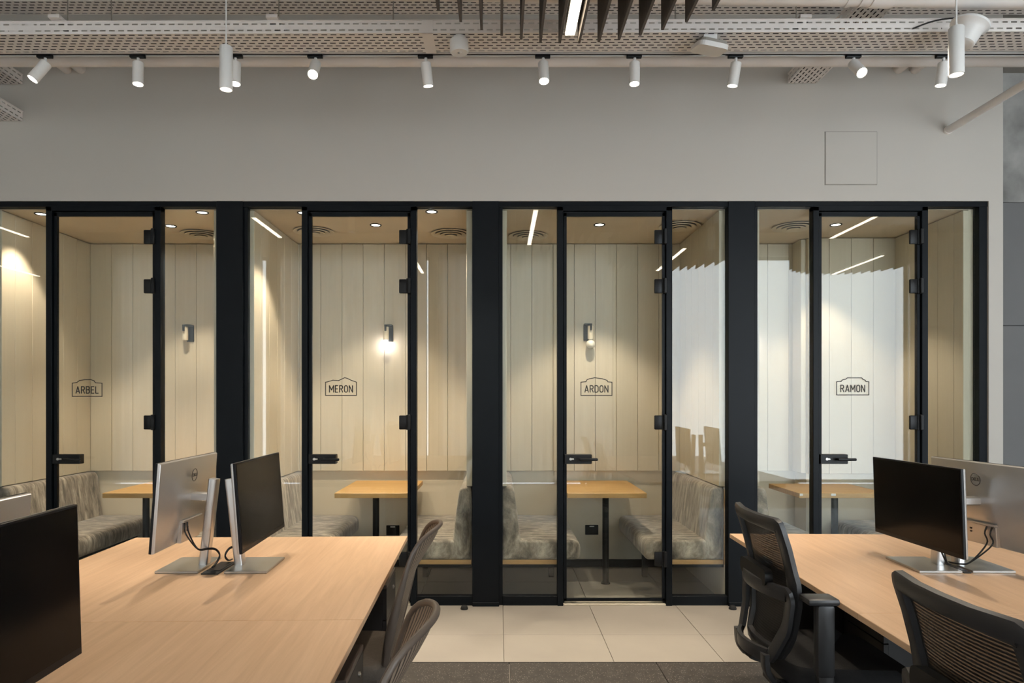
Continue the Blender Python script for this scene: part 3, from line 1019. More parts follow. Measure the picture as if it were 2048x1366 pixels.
def hanger(parent, x, y, z0, z1, r=0.003):
    MB().cyl((x, y, z0), (x, y, z1), r, n=6).build('hanger_rod', 'steel', parent)
for k, x in enumerate((-2.35, -1.2, 0.55, 1.62, 3.0)):
    hanger(main_tray, x, 3.72, 3.44, Z_CEIL)
    B(x - 0.03, x + 0.03, 3.60, 3.84, 3.445, 3.462).build('hanger_strap', 'tray_white', main_tray)

def pipe(label, p0, p1, r, coll=(), name='pipe', mat='pipe_white'):
    p0, p1 = Vector(p0), Vector(p1)
    t = thing(name, label, 'pipe', tuple((p0 + p1) / 2))
    MB().cyl(p0, p1, r, n=28).build('pipe_run', mat, t, smooth=True)
    for u, w, rr in coll:
        q = p0.lerp(p1, u)
        d = (p1 - p0).normalized()
        MB().cyl(q - d * w / 2, q + d * w / 2, rr, n=28).build('pipe_coupling', mat, t, smooth=True)
    return t
pipe('long white pipe along the wall just below the spotlight track', (-3.6, 4.10, 3.470), (4.2, 4.10, 3.470), 0.040,
     [(0.185, 0.006, 0.0412), (0.375, 0.10, 0.0412), (0.44, 0.006, 0.0412), (0.572, 0.006, 0.0412), (0.80, 0.005, 0.0412)])
pipe('thick white pipe with a coupling crossing the top right corner', (-2.9, 3.39, 3.500), (3.5, 3.47, 3.462), 0.052,
     [(0.755, 0.11, 0.058), (0.728, 0.02, 0.057), (0.738, 0.008, 0.058)])
pipe('slanting thin white pipe meeting the wall at the far right', (3.10, 4.719, 3.29), (3.10, 2.6, 3.29), 0.025, [(0.004, 0.016, 0.028)])
for k, (x, lb) in enumerate(((-2.985, 'short white conduit into the wall at upper left, outer one'), (-2.89, 'short white conduit into the wall at upper left, inner one'),
                             (2.76, 'short white conduit into the wall at upper right, inner one'), (2.872, 'short white conduit into the wall at upper right, outer one'))):
    pipe(lb, (x, 4.2, 3.715), (x, 4.719, 3.715), 0.035, name='conduit')

# ---- spotlight track and heads
Y_TR = 3.875
tr = thing('light_track', 'white ceiling track carrying the row of spotlights', 'light track', (0, Y_TR, 3.395))
mb = MB().box(-3.4, 3.6, Y_TR - 0.018, Y_TR - 0.012, 3.385, 3.425).box(-3.4, 3.6, Y_TR + 0.012, Y_TR + 0.018, 3.385, 3.425)
mb.box(-3.4, 3.6, Y_TR - 0.012, Y_TR + 0.012, 3.400, 3.425)
mb.build('track_profile', 'white_metal', tr)
B(-3.4, 3.6, Y_TR - 0.012, Y_TR + 0.012, 3.390, 3.400).build('conductor_slot', 'black_gap', tr)
for x in (-2.2, -0.6, 1.0, 2.6):
    hanger(tr, x, Y_TR, 3.425, Z_CEIL)

def track_spot(label, x, aim, lit=1.0):
    t = thing('track_spotlight', label, 'spotlight', (x, Y_TR, 3.385), group='white spotlights on the track')
    B(x - 0.046, x + 0.040, Y_TR - 0.012, Y_TR + 0.012, 3.368, 3.389, bev=0.004, seg=2).build('adapter', 'black_hardware', t)
    d = Vector(aim).normalized()
    piv = Vector((x, Y_TR, 3.330))
    MB().cyl((x, Y_TR, 3.370), tuple(piv), 0.008, n=10).build('stem', 'white_metal', t, smooth=True)
    top = piv - d * 0.012
    h = MB().lathe([(0, 0.0), (0.026, 0.0), (0.0295, 0.004), (0.0295, 0.128), (0.0265, 0.128), (0.025, 0.118), (0, 0.118)], top, d, n=28)
    body = h.build('lamp_body', 'white_metal', t, smooth=True)
    MB().lathe([(0, 0.1185), (0.0245, 0.1185)], top, d, n=24).build('lens', 'lamp_face', t)
    spot(t, tuple(top + d * 0.132), tuple(d), P_TRACK * lit, 62, 0.6, 0.02)
sp = [
    (-2.575, (-0.42, -0.30, -0.85), 'leftmost track spotlight, tilted to the left'),
    (-2.048, (0.03, -0.08, -1), 'second track spotlight from the left'),
    (-1.495, (0.02, -0.10, -1), 'third track spotlight from the left, behind the hanging pendant'),
    (-1.041, (0.04, -0.80, -1.0), 'fourth track spotlight from the left, turned towards the viewer'),
    (-0.415, (0.10, 0.16, -1), 'track spotlight left of the smoke detector'),
    (0.251, (0.02, -0.32, -1), 'track spotlight below the hanging baffle lamp'),
    (0.770, (-0.03, -0.10, -1), 'track spotlight midway between the baffle lamp and the access point'),
    (1.345, (-0.13, 0.14, -1), 'track spotlight right of the wireless access point'),
    (2.014, (0.05, -0.90, -0.95), 'track spotlight above the access hatch, turned towards the viewer'),
    (2.524, (-0.10, 0.08, -1), 'rightmost track spotlight, behind the right pendant'),
]
for x, aim, lb in sp:
    track_spot(lb, x, aim)

# ---- pendants
def pendant(label, x, y, zb, ln=0.21, r=0.031):
    t = thing('pendant_lamp', label, 'pendant lamp', (x, y, zb), group='white cylinder pendants')
    z1 = zb + ln
    MB().lathe([(0, ln), (r - 0.003, ln), (r, ln - 0.004), (r, 0.0), (r - 0.003, 0.0), (r - 0.005, 0.022), (0, 0.022)], (x, y, zb), n=32).build('shade', 'white_metal', t, smooth=True)
    MB().lathe([(0, 0.0215), (r - 0.006, 0.0215)], (x, y, zb), n=24).build('lens', 'lamp_face_soft', t)
    MB().lathe([(0, 0.014), (0.007, 0.014), (0.007, 0.0), (0, 0.0)], (x, y, z1), n=12).build('cable_grip', 'white_metal', t, smooth=True)
    MB().cyl((x, y, z1), (x, y, Z_CEIL), 0.004, n=8).build('cord', 'white_plastic', t)
    MB().lathe([(0, -0.03), (0.04, -0.03), (0.045, -0.02), (0.045, 0), (0, 0)], (x, y, Z_CEIL), n=20).build('ceiling_rose', 'white_metal', t, smooth=True)
    spot(t, (x, y, zb + 0.005), (0, 0, -1), 14, 95, 0.6, 0.025)
pendant('white cylinder pendant hanging left of centre, before the cable tray', -1.335, 3.34, 2.945)
pendant('white cylinder pendant hanging at the right, before the bowl speaker', 2.023, 3.02, 2.865)
pendant('white cylinder pendant over the desks, mirrored in the ARDON glass', 0.22, 0.55, 3.16)

# ---- hanging baffle lamps: upright felt fins in a circle around a line light
def baffle_lamp(label, cx, cy, ly0, ly1, R=0.80, zb=3.14, h=0.32, up=0.026):
    t = thing('baffle_lamp', label, 'baffle lamp', (cx, cy, zb), group='felt baffle lamps')
    for k in range(-9, 9):
        dx = 0.0465 + 0.093 * k
        if abs(dx) > R - 0.03:
            continue
        half = math.sqrt(R * R - dx * dx)
        B(cx + dx - 0.006, cx + dx + 0.006, cy - half, cy + half, zb, zb + h).build('fin', 'fin_felt', t)
    B(cx - 0.024, cx + 0.024, ly0, ly1, zb + up + 0.004, zb + up + 0.059).build('light_housing', 'white_metal', t)
    B(cx - 0.021, cx + 0.021, ly0 + 0.003, ly1 - 0.003, zb + up, zb + up + 0.005).build('diffuser', 'line_light', t)
    B(cx - R + 0.08, cx + R - 0.08, cy - 0.30, cy - 0.27, zb + h, zb + h + 0.02).build('carrier_bar', 'black_hardware', t)
    B(cx - R + 0.08, cx + R - 0.08, cy + 0.27, cy + 0.30, zb + h, zb + h + 0.02).build('carrier_bar', 'black_hardware', t)
    for sx in (-0.5, 0.5):
        for yy in (cy - 0.285, cy + 0.285):
            MB().cyl((cx + sx, yy, zb + h + 0.02), (cx + sx, yy, Z_CEIL), 0.002, n=6).build('hanging_wire', 'steel', t)
baffle_lamp('round cluster of dark felt fins around a line light, top centre', 0.338, 2.48, 1.865, 3.258)
baffle_lamp('felt fin lamp over the desks, mirrored in the ARDON glass', 2.13, 0.98, 0.32, 1.70, zb=3.185, up=-0.022)
baffle_lamp('felt fin lamp over the desks, mirrored in the RAMON glass', 4.62, 0.70, 0.06, 1.30, zb=3.185, up=-0.022)

def line_lamp(label, x, y0, y1, z=3.167):
    t = thing('line_lamp', label, 'line lamp', (x, (y0 + y1) / 2, z), group='plain hanging line lamps')
    B(x - 0.024, x + 0.024, y0, y1, z + 0.004, z + 0.065).build('light_housing', 'white_metal', t)
    B(x - 0.021, x + 0.021, y0 + 0.003, y1 - 0.003, z, z + 0.005).build('diffuser', 'line_light', t)
    for yy in (y0 + 0.1, y1 - 0.1):
        MB().cyl((x, yy, z + 0.065), (x, yy, Z_CEIL), 0.002, n=6).build('hanging_wire', 'steel', t)
line_lamp('hanging line lamp mirrored in the glass left of the MERON door', -2.345, 2.2, 3.0)
line_lamp('hanging line lamp mirrored high in the leftmost glass pane', -5.04, 2.22, 3.4)
line_lamp('hanging line lamp mirrored low in the leftmost glass pane', -6.48, -0.09, 1.2)
line_lamp('hanging line lamp mirrored right of the MERON door', -1.05, 0.14, 1.3)
line_lamp('hanging line lamp mirrored high in the RAMON door', 3.58, 2.15, 3.1)

# ---- small ceiling devices
t = thing('smoke_detector', 'white drum smoke detector under the cable tray', 'smoke detector', (-0.212, 3.66, 3.285))
MB().lathe([(0, 0.0), (0.012, 0.0), (0.013, 0.002), (0.044, 0.002), (0.050, 0.010), (0.050, 0.068), (0, 0.068)], (-0.212, 3.66, 3.285), (-0.05, 0.0, 1), n=32).build('drum', 'white_plastic', t, smooth=True)
MB().lathe([(0, 0.068), (0.036, 0.068), (0.034, 0.086), (0, 0.086)], (-0.212, 3.66, 3.285), (0, 0, 1), n=28).build('mount', 'white_plastic', t, smooth=True)
MB().cyl((-0.215, 3.648, 3.284), (-0.215, 3.648, 3.279), 0.005, n=10).build('test_button', 'grout', t)

t = thing('access_point', 'white rounded wireless access point under the cable tray', 'access point', (1.125, 3.66, 3.29))
M = Matrix.Translation((1.125, 3.65, 3.315)) @ Matrix.Rotation(math.radians(9), 4, 'Y') @ Matrix.Rotation(math.radians(12), 4, 'X') @ Matrix.Rotation(math.radians(8), 4, 'Z')
MB().prism(rounded([(-0.083, -0.083), (0.083, -0.083), (0.083, 0.083), (-0.083, 0.083)], 0.035, 5), 'z', -0.012, 0.012)
mb = MB(); mb.prism(rounded([(-0.083, -0.083), (0.083, -0.083), (0.083, 0.083), (-0.083, 0.083)], 0.04, 5), 'z', -0.020, 0.004)
mb.v = [tuple(M @ Vector(p)) for p in mb.v]
mb.build('front_cover', 'white_plastic', t)
mb = MB(); mb.prism(rounded([(-0.072, -0.072), (0.072, -0.072), (0.072, 0.072), (-0.072, 0.072)], 0.03, 5), 'z', 0.004, 0.022)
mb.v = [tuple(M @ Vector(p)) for p in mb.v]
mb.build('back_shell', 'grout', t)
B(1.09, 1.16, 3.63, 3.69, 3.335, 3.372).build('mount', 'white_plastic', t)

t = thing('bowl_speaker', 'white bowl loudspeaker with a flared rim behind the right pendant', 'loudspeaker', (2.40, 3.50, 3.25))
ax = Vector((0.40, -0.05, 1)).normalized()
o = Vector((2.352, 3.47, 3.232))
MB().lathe([(0, 0.0), (0.046, 0.0), (0.055, 0.006), (0.068, 0.076), (0.080, 0.090), (0.090, 0.098), (0.091, 0.108), (0.086, 0.112), (0, 0.112)], o, ax, n=36).build('bowl', 'white_plastic', t, smooth=True)
MB().tube([tuple(o + ax * 0.112), (2.37, 3.50, 3.385), (2.27, 3.55, 3.40), (2.18, 3.60, 3.385)], 0.004, n=6).build('cable', 'cable_black', t)
MB().sweep([tuple(o + ax * 0.110), (2.405, 3.56, 3.37), (2.41, 3.598, 3.40)], 0.03, 0.004, (0, 0, 1), rect=True).build('bracket', 'white_metal', t)

# ================================================================== desks
DZ = 0.72

def make_desk(label, cx, cy, rz, wd, ln):
    """cx,cy centre of the top; ln runs along local y"""
    t = thing('bench_desk', label, 'desk', (cx, cy, 0), rz, group='wood bench desks')
    B(-wd / 2, wd / 2, -ln / 2 + 0.0008, ln / 2 - 0.0008, DZ - 0.022, DZ, bev=0.0015).build('desk_top', 'desk_wood', t, world=False)
    for s in (-1, 1):
        B(-wd / 2 + 0.10, wd / 2 - 0.10, s * (ln / 2 - 0.06) - 0.025, s * (ln / 2 - 0.06) + 0.025, DZ - 0.062, DZ - 0.022).build('cross_beam', 'cabinet_dark', t, world=False)
        for q in (-1, 1):
            B(q * 0.2 - 0.03, q * 0.2 + 0.03, s * (ln / 2 - 0.06) - 0.02, s * (ln / 2 - 0.06) + 0.02, 0, DZ - 0.062).build('leg', 'cabinet_dark', t, world=False)
    B(-0.03, 0.03, -ln / 2 + 0.085, ln / 2 - 0.085, DZ - 0.062, DZ - 0.022).build('long_beam', 'cabinet_dark', t, world=False)
    B(-0.05, 0.05, -ln / 2 + 0.2, ln / 2 - 0.2, DZ - 0.16, DZ - 0.155).build('cable_shelf', 'cabinet_dark', t, world=False)
    return t

# left double row (turned 1.7 degrees) and right double row (turned the other way)
aL = math.atan(0.0293)
uL = Vector((-math.sin(aL), math.cos(aL)))          # along the row
vL = Vector((math.cos(aL), math.sin(aL)))           # across
far_r = Vector((-0.4757, 3.548)); WL, LL = 1.392, 1.350
cL1 = far_r - vL * WL / 2 - uL * LL / 2
cL2 = cL1 - uL * LL
make_desk('far left wooden double desk, in front of the MERON booth', cL1.x, cL1.y, aL, WL, LL)
make_desk('near left wooden double desk, cut by the bottom edge', cL2.x, cL2.y, aL, WL, LL)
aR = -math.atan(0.0234)
uR = Vector((-math.sin(aR), math.cos(aR)))
vR = Vector((math.cos(aR), math.sin(aR)))
far_l = Vector((1.2206, 3.614)); WR, LR = 1.392, 1.350
cR1 = far_l + vR * WR / 2 - uR * LR / 2
cR2 = cR1 - uR * LR
make_desk('far right wooden double desk, in front of the RAMON booth', cR1.x, cR1.y, aR, WR, LR)
make_desk('near right wooden double desk, cut by the right edge', cR2.x, cR2.y, aR, WR, LR)

# ---- pedestals under the desk edges
def pedestal(label, xf, y0, y1, rz, s, zt=0.60, dp=0.42, mat_top='cabinet_top'):
    """xf: front face, s=+1 front faces +x"""
    cx, cy = xf - s * dp / 2, (y0 + y1) / 2
    t = thing('drawer_pedestal', label, 'cabinet', (cx, cy, 0), rz, group='dark drawer pedestals')
    hw = (y1 - y0) / 2
    B(-dp / 2, dp / 2 - 0.02, -hw, hw, 0.03, zt - 0.018).build('body', 'cabinet_dark', t, world=False)
    B(-dp / 2, dp / 2, -hw, hw, zt - 0.018, zt, bev=0.001).build('cabinet_top', mat_top, t, world=False)
    fx = dp / 2
    for z0, z1 in ((0.035, 0.30), (0.304, 0.44), (0.444, zt - 0.021)):
        f = B(fx - 0.02, fx, -hw, hw, z0, z1, bev=0.0012).build('drawer', 'cabinet_dark', t, world=False)
        if z1 > 0.5:
            mb = MB().cyl((fx, 0.06, z1 - 0.045), (fx + 0.006, 0.06, z1 - 0.045), 0.009, n=14)
            mb.cyl((fx + 0.006, 0.06, z1 - 0.045), (fx + 0.008, 0.06, z1 - 0.045), 0.004, n=8)
            mb.build('lock', 'steel', f, world=False, smooth=True)
    for a in (-1, 1):
        for b in (-1, 1):
            MB().cyl((a * (dp / 2 - 0.05), b * (hw - 0.04) - 0.01, 0.016), (a * (dp / 2 - 0.05), b * (hw - 0.04) + 0.01, 0.016), 0.016, n=12).build('caster', 'rubber', t, world=False)
    return t
pedestal('dark drawer pedestal under the far left desk, by the booths', -0.506, 3.04, 3.36, aL, 1)
pedestal('dark drawer pedestal under the left desks, by the nearest brown chair', -0.455, 2.005, 2.305, aL, 1)
pedestal('black drawer pedestal under the far right desk, close to the booths', 1.33, 3.13, 3.45, math.pi + aR, -1, mat_top='cabinet_dark', dp=0.36)
pedestal('black drawer pedestal under the far right desk, before the mesh chair', 1.555, 2.75, 3.08, math.pi + aR, -1, mat_top='cabinet_dark', dp=0.16 + 0.12)

# ================================================================== monitors
MW, MH = 0.572, 0.350
def monitor(label, cx, cy, rz, pz=0.288, px=-0.018, swivel=0.0, cables=None, lean=0.042, tilt_deg=-4.2, port=1):
    """local: screen faces +x, width along y, base centre at origin on the desk top"""
    t = thing('desktop_monitor', label, 'monitor', (cx, cy, DZ), rz, group='silver office monitors')
    tilt = math.radians(tilt_deg)
    P = Matrix.Translation((px, 0, pz)) @ Matrix.Rotation(swivel, 4, 'Z') @ Matrix.Rotation(tilt, 4, 'Y')
    hw, hh = MW / 2, MH / 2
    def local(mb):
        mb.v = [tuple(P @ Vector(p)) for p in mb.v]
        return mb
    # front black slab, silver back shell (tapered), screen
    slab = local(MB().box(0.000, 0.011, -hw, hw, -hh, hh, bev=0.0015)).build('panel_front', 'monitor_dark', t, world=False)
    local(B(0.0105, 0.0118, -hw + 0.006, hw - 0.006, -hh + 0.018, hh - 0.006)).build('screen', 'screen_black', slab, world=False)
    vs_, fs = [], []
    def ring(x, ins):
        return [(x, -hw + ins, -hh + ins), (x, hw - ins, -hh + ins), (x, hw - ins, hh - ins), (x, -hw + ins, hh - ins)]
    rings = [(0.000, 0.0), (-0.006, 0.0005), (-0.010, 0.004), (-0.020, 0.09), (-0.027, 0.12)]
    for x, ins in rings:
        vs_ += ring(x, ins)
    for j in range(len(rings) - 1):
        for k in range(4):
            fs.append((j * 4 + k, j * 4 + (k + 1) % 4, (j + 1) * 4 + (k + 1) % 4, (j + 1) * 4 + k))
    m = len(rings) * 4
    fs.append((m - 4, m - 3, m - 2, m - 1))
    fs.append((0, 3, 2, 1))
    shell = local(MB().add(vs_, fs)).build('back_shell', 'monitor_silver', t, world=False, smooth=True)
    local(B(-0.036, -0.012, -0.095, 0.095, -0.086, -0.076, bev=0.002)).build('port_ledge', 'monitor_silver', t, world=False)
    local(B(-0.0295, -0.012, -0.095, 0.095, -hh + 0.004, -0.086, bev=0.002)).build('port_cover', 'monitor_silver', t, world=False)
    local(MB().box(-0.032, -0.029, 0.035, 0.045, -0.115, -0.108).box(-0.032, -0.029, 0.035, 0.045, -0.128, -0.122)).build('port', 'dark_print', t, world=False)
    # round emblem with lettering
    ring_pts = [P @ Vector((-0.0175 - 0.0098 * (1 if True else 0), 0.026 * math.cos(a), 0.103 + 0.026 * math.sin(a))) for a in [2 * math.pi * k / 28 for k in range(28)]]
    emblem = MB().sweep(ring_pts, 0.0035, 0.003, (1, 0, 0), closed=True, sec=6).build('emblem', 'dark_print', t, world=False)
    cu = bpy.data.curves.new('emblem_lettering', 'FONT')
    cu.body = 'DELL'; cu.size = 0.0185; cu.align_x = 'CENTER'; cu.align_y = 'CENTER'; cu.extrude = 0.0006; cu.offset = 0.0005
    tmp = bpy.data.objects.new('tmp', cu); COL.objects.link(tmp)
    me = bpy.data.meshes.new_from_object(tmp.evaluated_get(bpy.context.evaluated_depsgraph_get()))
    bpy.data.objects.remove(tmp)
    # text plane: reads correctly when seen from -x
    R = Matrix(((0, 0, -1, 0), (-1, 0, 0, 0), (0, 1, 0, 0), (0, 0, 0, 1)))
    me.transform(P @ Matrix.Translation((-0.0285, 0, 0.103)) @ R)
    me.materials.clear(); me.materials.append(MATS['dark_print'])
    lo = bpy.data.objects.new('emblem_lettering', me); COL.objects.link(lo); lo.parent = emblem
    # stand
    c0, c1 = Vector((-0.064, 0, 0.010)), Vector((-0.064 - lean, 0, 0.372))
    col = []
    mb = MB()
    for p_, a in ((c0, 0), (c1, 1)):
        pass
    poly = rounded([(-0.018, -0.026), (0.018, -0.026), (0.018, 0.026), (-0.018, 0.026)], 0.010, 3)
    n = len(poly)
    vs_ = [(c0.x + u, v, c0.z) for u, v in poly] + [(c1.x + u, v * 0.92, c1.z + u * 0.1) for u, v in poly]
    fs = [(k, (k + 1) % n, n + (k + 1) % n, n + k) for k in range(n)] + [tuple(range(n - 1, -1, -1)), tuple(range(n, 2 * n))]
    MB().add(vs_, fs).build('stand_column', 'stand_silver', t, world=False, smooth=True)
    back = P @ Vector((-0.024, 0, 0.012))
    MB().sweep([(-0.066 - lean * 0.8, 0, back.z - 0.002), tuple(back)], 0.044, 0.034, (0, 0, 1), rect=True).build('tilt_arm', 'stand_silver', t, world=False)
    B(-0.087, 0.087, -0.128, 0.128, 0.0, 0.010, bev=0.002).build('stand_base', 'base_silver', t, world=False)
    if cables:
        for q, (yy, off_) in enumerate(((0.078, 0.0), (0.050, 0.004))):
            pp = P @ Vector((-0.032, yy * port, -0.088))
            if cables == 'loop':        # hangs in a bow to the column, then down to the outlet
                pts = [pp, pp + Vector((-0.006, 0.002, -0.045)), (-0.060, 0.060 + off_, 0.085 + off_), (-0.088, 0.028 + off_, 0.078 + off_), (-0.114, 0.012, 0.072 + off_), (-0.128, 0.0, 0.045 + off_), (-0.126 + off_, 0.02, 0.022), (-0.125, 0.06 + off_ * 4, 0.013)]
            else:                       # drops straight to the desk
                pts = [pp, pp + Vector((-0.008, 0.0, -0.030)), pp + Vector((-0.012, 0.018 * port, -0.070)), (-0.060 + off_, 0.070 * port, 0.030 + off_), (-0.086, 0.050 * port + off_, 0.018), (-0.099, 0.0 + off_ * 2, 0.014)]
            MB().tube(pts, 0.0032, n=6, smooth=5).build('cable', 'cable_black', t, world=False, smooth=True)
    return t

monitor('silver-backed monitor on the far left desk, its back to the viewer', -1.318, 2.905, math.pi + aL, px=0.012, cables='loop')
monitor('monitor with dark screen on the far left desk, right of its twin', -1.036, 2.905, aL, px=0.018, cables='loop')
monitor('large near monitor with a black screen at the left edge', -0.962, 1.313, aL, px=-0.022, tilt_deg=-1.7)
monitor('monitor with a pale back cut off at the left edge', -1.262, 1.515, math.pi + aL, px=-0.016)
monitor('monitor with black screen on the far right desk', 1.808, 2.915, math.pi + aR, pz=0.266, px=0.026, swivel=0.07, tilt_deg=2.0, cables='drop', lean=0.012)
monitor('silver monitor back with round emblem at the right edge', 2.026, 2.915, aR, pz=0.268, px=0.040, swivel=0.105, cables='drop', lean=0.012, port=-1)

t = thing('cable_box', 'black cable outlet between the two left monitor stands', 'cable outlet', (-1.175, 2.86, DZ))
B(-1.207, -1.137, 2.76, 2.96, DZ, DZ + 0.006, bev=0.002).build('frame', 'cable_black', t)
B(-1.199, -1.145, 2.80, 2.95, DZ + 0.006, DZ + 0.009).build('lid', 'cabinet_dark', t)
t = thing('cable_box', 'black cable outlet between the two right monitor stands', 'cable outlet', (1.91, 2.86, DZ))
B(1.894, 1.926, 2.78, 2.96, DZ, DZ + 0.006, bev=0.002).build('frame', 'cable_black', t)
B(1.899, 1.921, 2.80, 2.95, DZ + 0.006, DZ + 0.009).build('lid', 'cabinet_dark', t)

# ================================================================== chairs
def star_base(t, mat='black_plastic', rot=0.0, R=0.31, col_top=0.40):
    MB().lathe([(0, 0.115), (0.045, 0.115), (0.050, 0.08), (0.040, 0.055), (0, 0.055)], n=20).build('base_hub', mat, t, world=False, smooth=True)
    mb = MB().cyl((0, 0, 0.11), (0, 0, 0.26), 0.025, n=16)
    mb.cyl((0, 0, 0.26), (0, 0, col_top), 0.014, n=14)
    mb.build('gas_column', 'steel', t, world=False, smooth=True)
    for k in range(5):
        a = rot + 2 * math.pi * k / 5
        c, s = math.cos(a), math.sin(a)
        leg = MB().sweep([(0.03 * c, 0.03 * s, 0.088), (0.17 * c, 0.17 * s, 0.084), (R * c, R * s, 0.070)], [0.05, 0.042, 0.03], [0.035, 0.03, 0.022], (0, 0, 1), rect=True).build('base_leg', mat, t, world=False)
        cx, cy = R * c, R * s
        mb = MB().cyl((cx - 0.022 * s, cy + 0.022 * c, 0.028), (cx - 0.005 * s, cy + 0.005 * c, 0.028), 0.028, n=16)
        mb.cyl((cx + 0.022 * s, cy - 0.022 * c, 0.028), (cx + 0.005 * s, cy - 0.005 * c, 0.028), 0.028, n=16)
        mb.cyl((cx, cy, 0.03), (cx, cy, 0.065), 0.008, n=8)
        mb.build('caster', 'rubber', leg, world=False, smooth=True)

def surf_patch(mb_fn, nu, nv):
    vs_, fs, uv = [], [], []
    for j in range(nv + 1):
        for i in range(nu + 1):
            vs_.append(mb_fn(i / nu, j / nv))
            uv.append((i / nu, j / nv))
    for j in range(nv):
        for i in range(nu):
            a = j * (nu + 1) + i
            fs.append((a, a + 1, a + nu + 2, a + nu + 1))
    return vs_, fs, uv

def build_uv(name, vs_, fs, uv, mat, parent):
    me = bpy.data.meshes.new(name)
    me.from_pydata([tuple(v) for v in vs_], [], fs)
    l = me.uv_layers.new(name='UVMap')
    for poly in me.polygons:
        for li in poly.loop_indices:
            l.data[li].uv = uv[me.loops[li].vertex_index]
    me.materials.append(MATS[mat])
    me.polygons.foreach_set('use_smooth', [True] * len(me.polygons))
    o = bpy.data.objects.new(name, me)
    COL.objects.link(o)
    o.parent = parent
    return o

# ---- brown shell-back chair (faces local +x, origin on the floor under the seat)
def brown_chair(label, loc, rz):
    t = thing('office_chair', label, 'chair', loc, rz, group='brown ribbed-back office chairs')
    Z0, Z1 = 0.40, 0.945
    def S(u, v):
        """u -1..1 across, v 0..1 up"""
        vv = max(0.0, min(1.0, v))
        hw = 0.180 + 0.028 * math.sin(vv * math.pi * 0.8)
        k = max(0.0, (vv - 0.62) / 0.38)
        sag = 0.022 + 0.056 * k * k * (3 - 2 * k)
        drop = 0.030 * (abs(u) ** 2.0) * vv ** 3
        return Vector((-0.160 - 0.135 * vv - sag * (1 - u * u), hw * u, Z0 + (Z1 - Z0) * v - drop))
    def outline(n=72, e=3.4):
        out = []
        for k in range(n):
            a = 2 * math.pi * k / n
            c, s = math.cos(a), math.sin(a)
            e = 7.0 if s > 0 else 3.0
            r = (abs(c) ** e + abs(s) ** e) ** (-1 / e)
            out.append((c * r, 0.5 + 0.5 * s * r))
        return out
    ol = outline()
    # ribbed back: polar patch filling the outline
    vs_, fs, uv = [], [], []
    nr = 8
    for j in range(nr + 1):
        f = max(j / nr, 0.002) * 0.985
        for u, v in ol:
            uu, vv = u * f, 0.5 + (v - 0.5) * f
            vs_.append(S(uu, vv)); uv.append((uu * 0.5 + 0.5, vv))
    n = len(ol)
    for j in range(nr):
        for k in range(n):
            fs.append((j * n + k, j * n + (k + 1) % n, (j + 1) * n + (k + 1) % n, (j + 1) * n + k))
    build_uv('ribbed_back', vs_, fs, uv, 'brown_mesh', t)
    pts = [S(u, v) for u, v in ol]
    nrm = []
    for u, v in ol:
        du = S(u * 1.0 + 0.01, v) - S(u - 0.01, v); dv = S(u, min(v + 0.01, 1.01)) - S(u, v - 0.01)
        nrm.append(tuple(du.cross(dv).normalized()))
    w = [0.018 + 0.022 * (1 - v) * (1 if abs(u) > 0.5 else 0.3) for u, v in ol]
    th = [0.017 + 0.020 * max(0, 1 - abs(v - 0.35) * 2) * (1 if abs(u) > 0.6 else 0) for u, v in ol]
    MB().sweep(pts, w, th, nrm, closed=True, sec=10).build('back_rim', 'brown_plastic', t, world=False, smooth=True)
    # spine
    MB().sweep(catmull([(-0.02, 0, 0.375), (-0.15, 0, 0.37), (-0.225, 0, 0.40), (-0.250, 0, 0.50), (-0.285, 0, 0.62)], 5), 0.09, 0.030, [(0.2, 0, 1)] * 6 + [(-0.8, 0, 0.6)] * 5 + [(-1, 0, 0)] * 10, rect=True).build('back_spine', 'brown_plastic', t, world=False, smooth=True)
    seat = rounded([(-0.20, -0.20), (0.27, -0.235), (0.27, 0.235), (-0.20, 0.20)], 0.09, 5)
    mb = MB()
    n = len(seat)
    vs_, fs = [], []
    prof = [(0.86, 0.405), (0.97, 0.412), (1.0, 0.43), (0.985, 0.452), (0.93, 0.464), (0.5, 0.466), (0.02, 0.462)]
    for s, z in prof:
        for x, y in seat:
            vs_.append((0.03 + (x - 0.03) * s, y * s, z - (0.012 if x > 0.2 else 0)))
    for j in range(len(prof) - 1):
        for k in range(n):
            fs.append((j * n + k, j * n + (k + 1) % n, (j + 1) * n + (k + 1) % n, (j + 1) * n + k))
    fs.append(tuple(range(n - 1, -1, -1))); fs.append(tuple((len(prof) - 1) * n + k for k in range(n)))
    mb.add(vs_, fs).build('seat_cushion', 'brown_fabric', t, world=False, smooth=True)
    B(-0.16, 0.20, -0.14, 0.14, 0.365, 0.405, bev=0.012).build('seat_pan', 'brown_plastic', t, world=False)
    for s in (-1, 1):
        arm = MB().sweep(catmull([(0.02, s * 0.12, 0.385), (0.02, s * 0.255, 0.40), (0.02, s * 0.275, 0.46), (0.02, s * 0.275, 0.60)], 4), 0.05, 0.022, (0, s * 1.0, 0.1), rect=True).build('arm_support', 'brown_plastic', t, world=False, smooth=True)
        B(-0.075, 0.165, s * 0.272 - 0.04, s * 0.272 + 0.04, 0.60, 0.628, bev=0.010, seg=2).build('arm_pad', 'black_plastic', arm, world=False, smooth=True)
    star_base(t, 'brown_plastic', 0.35, col_top=0.37)
    return t

brown_chair('brown ribbed-back office chair at the far left desk', (-0.60, 2.655, 0), math.pi + 0.01)
brown_chair('brown ribbed-back office chair nearest the viewer at the left desk', (-0.515, 1.545, 0), math.pi + 0.01)

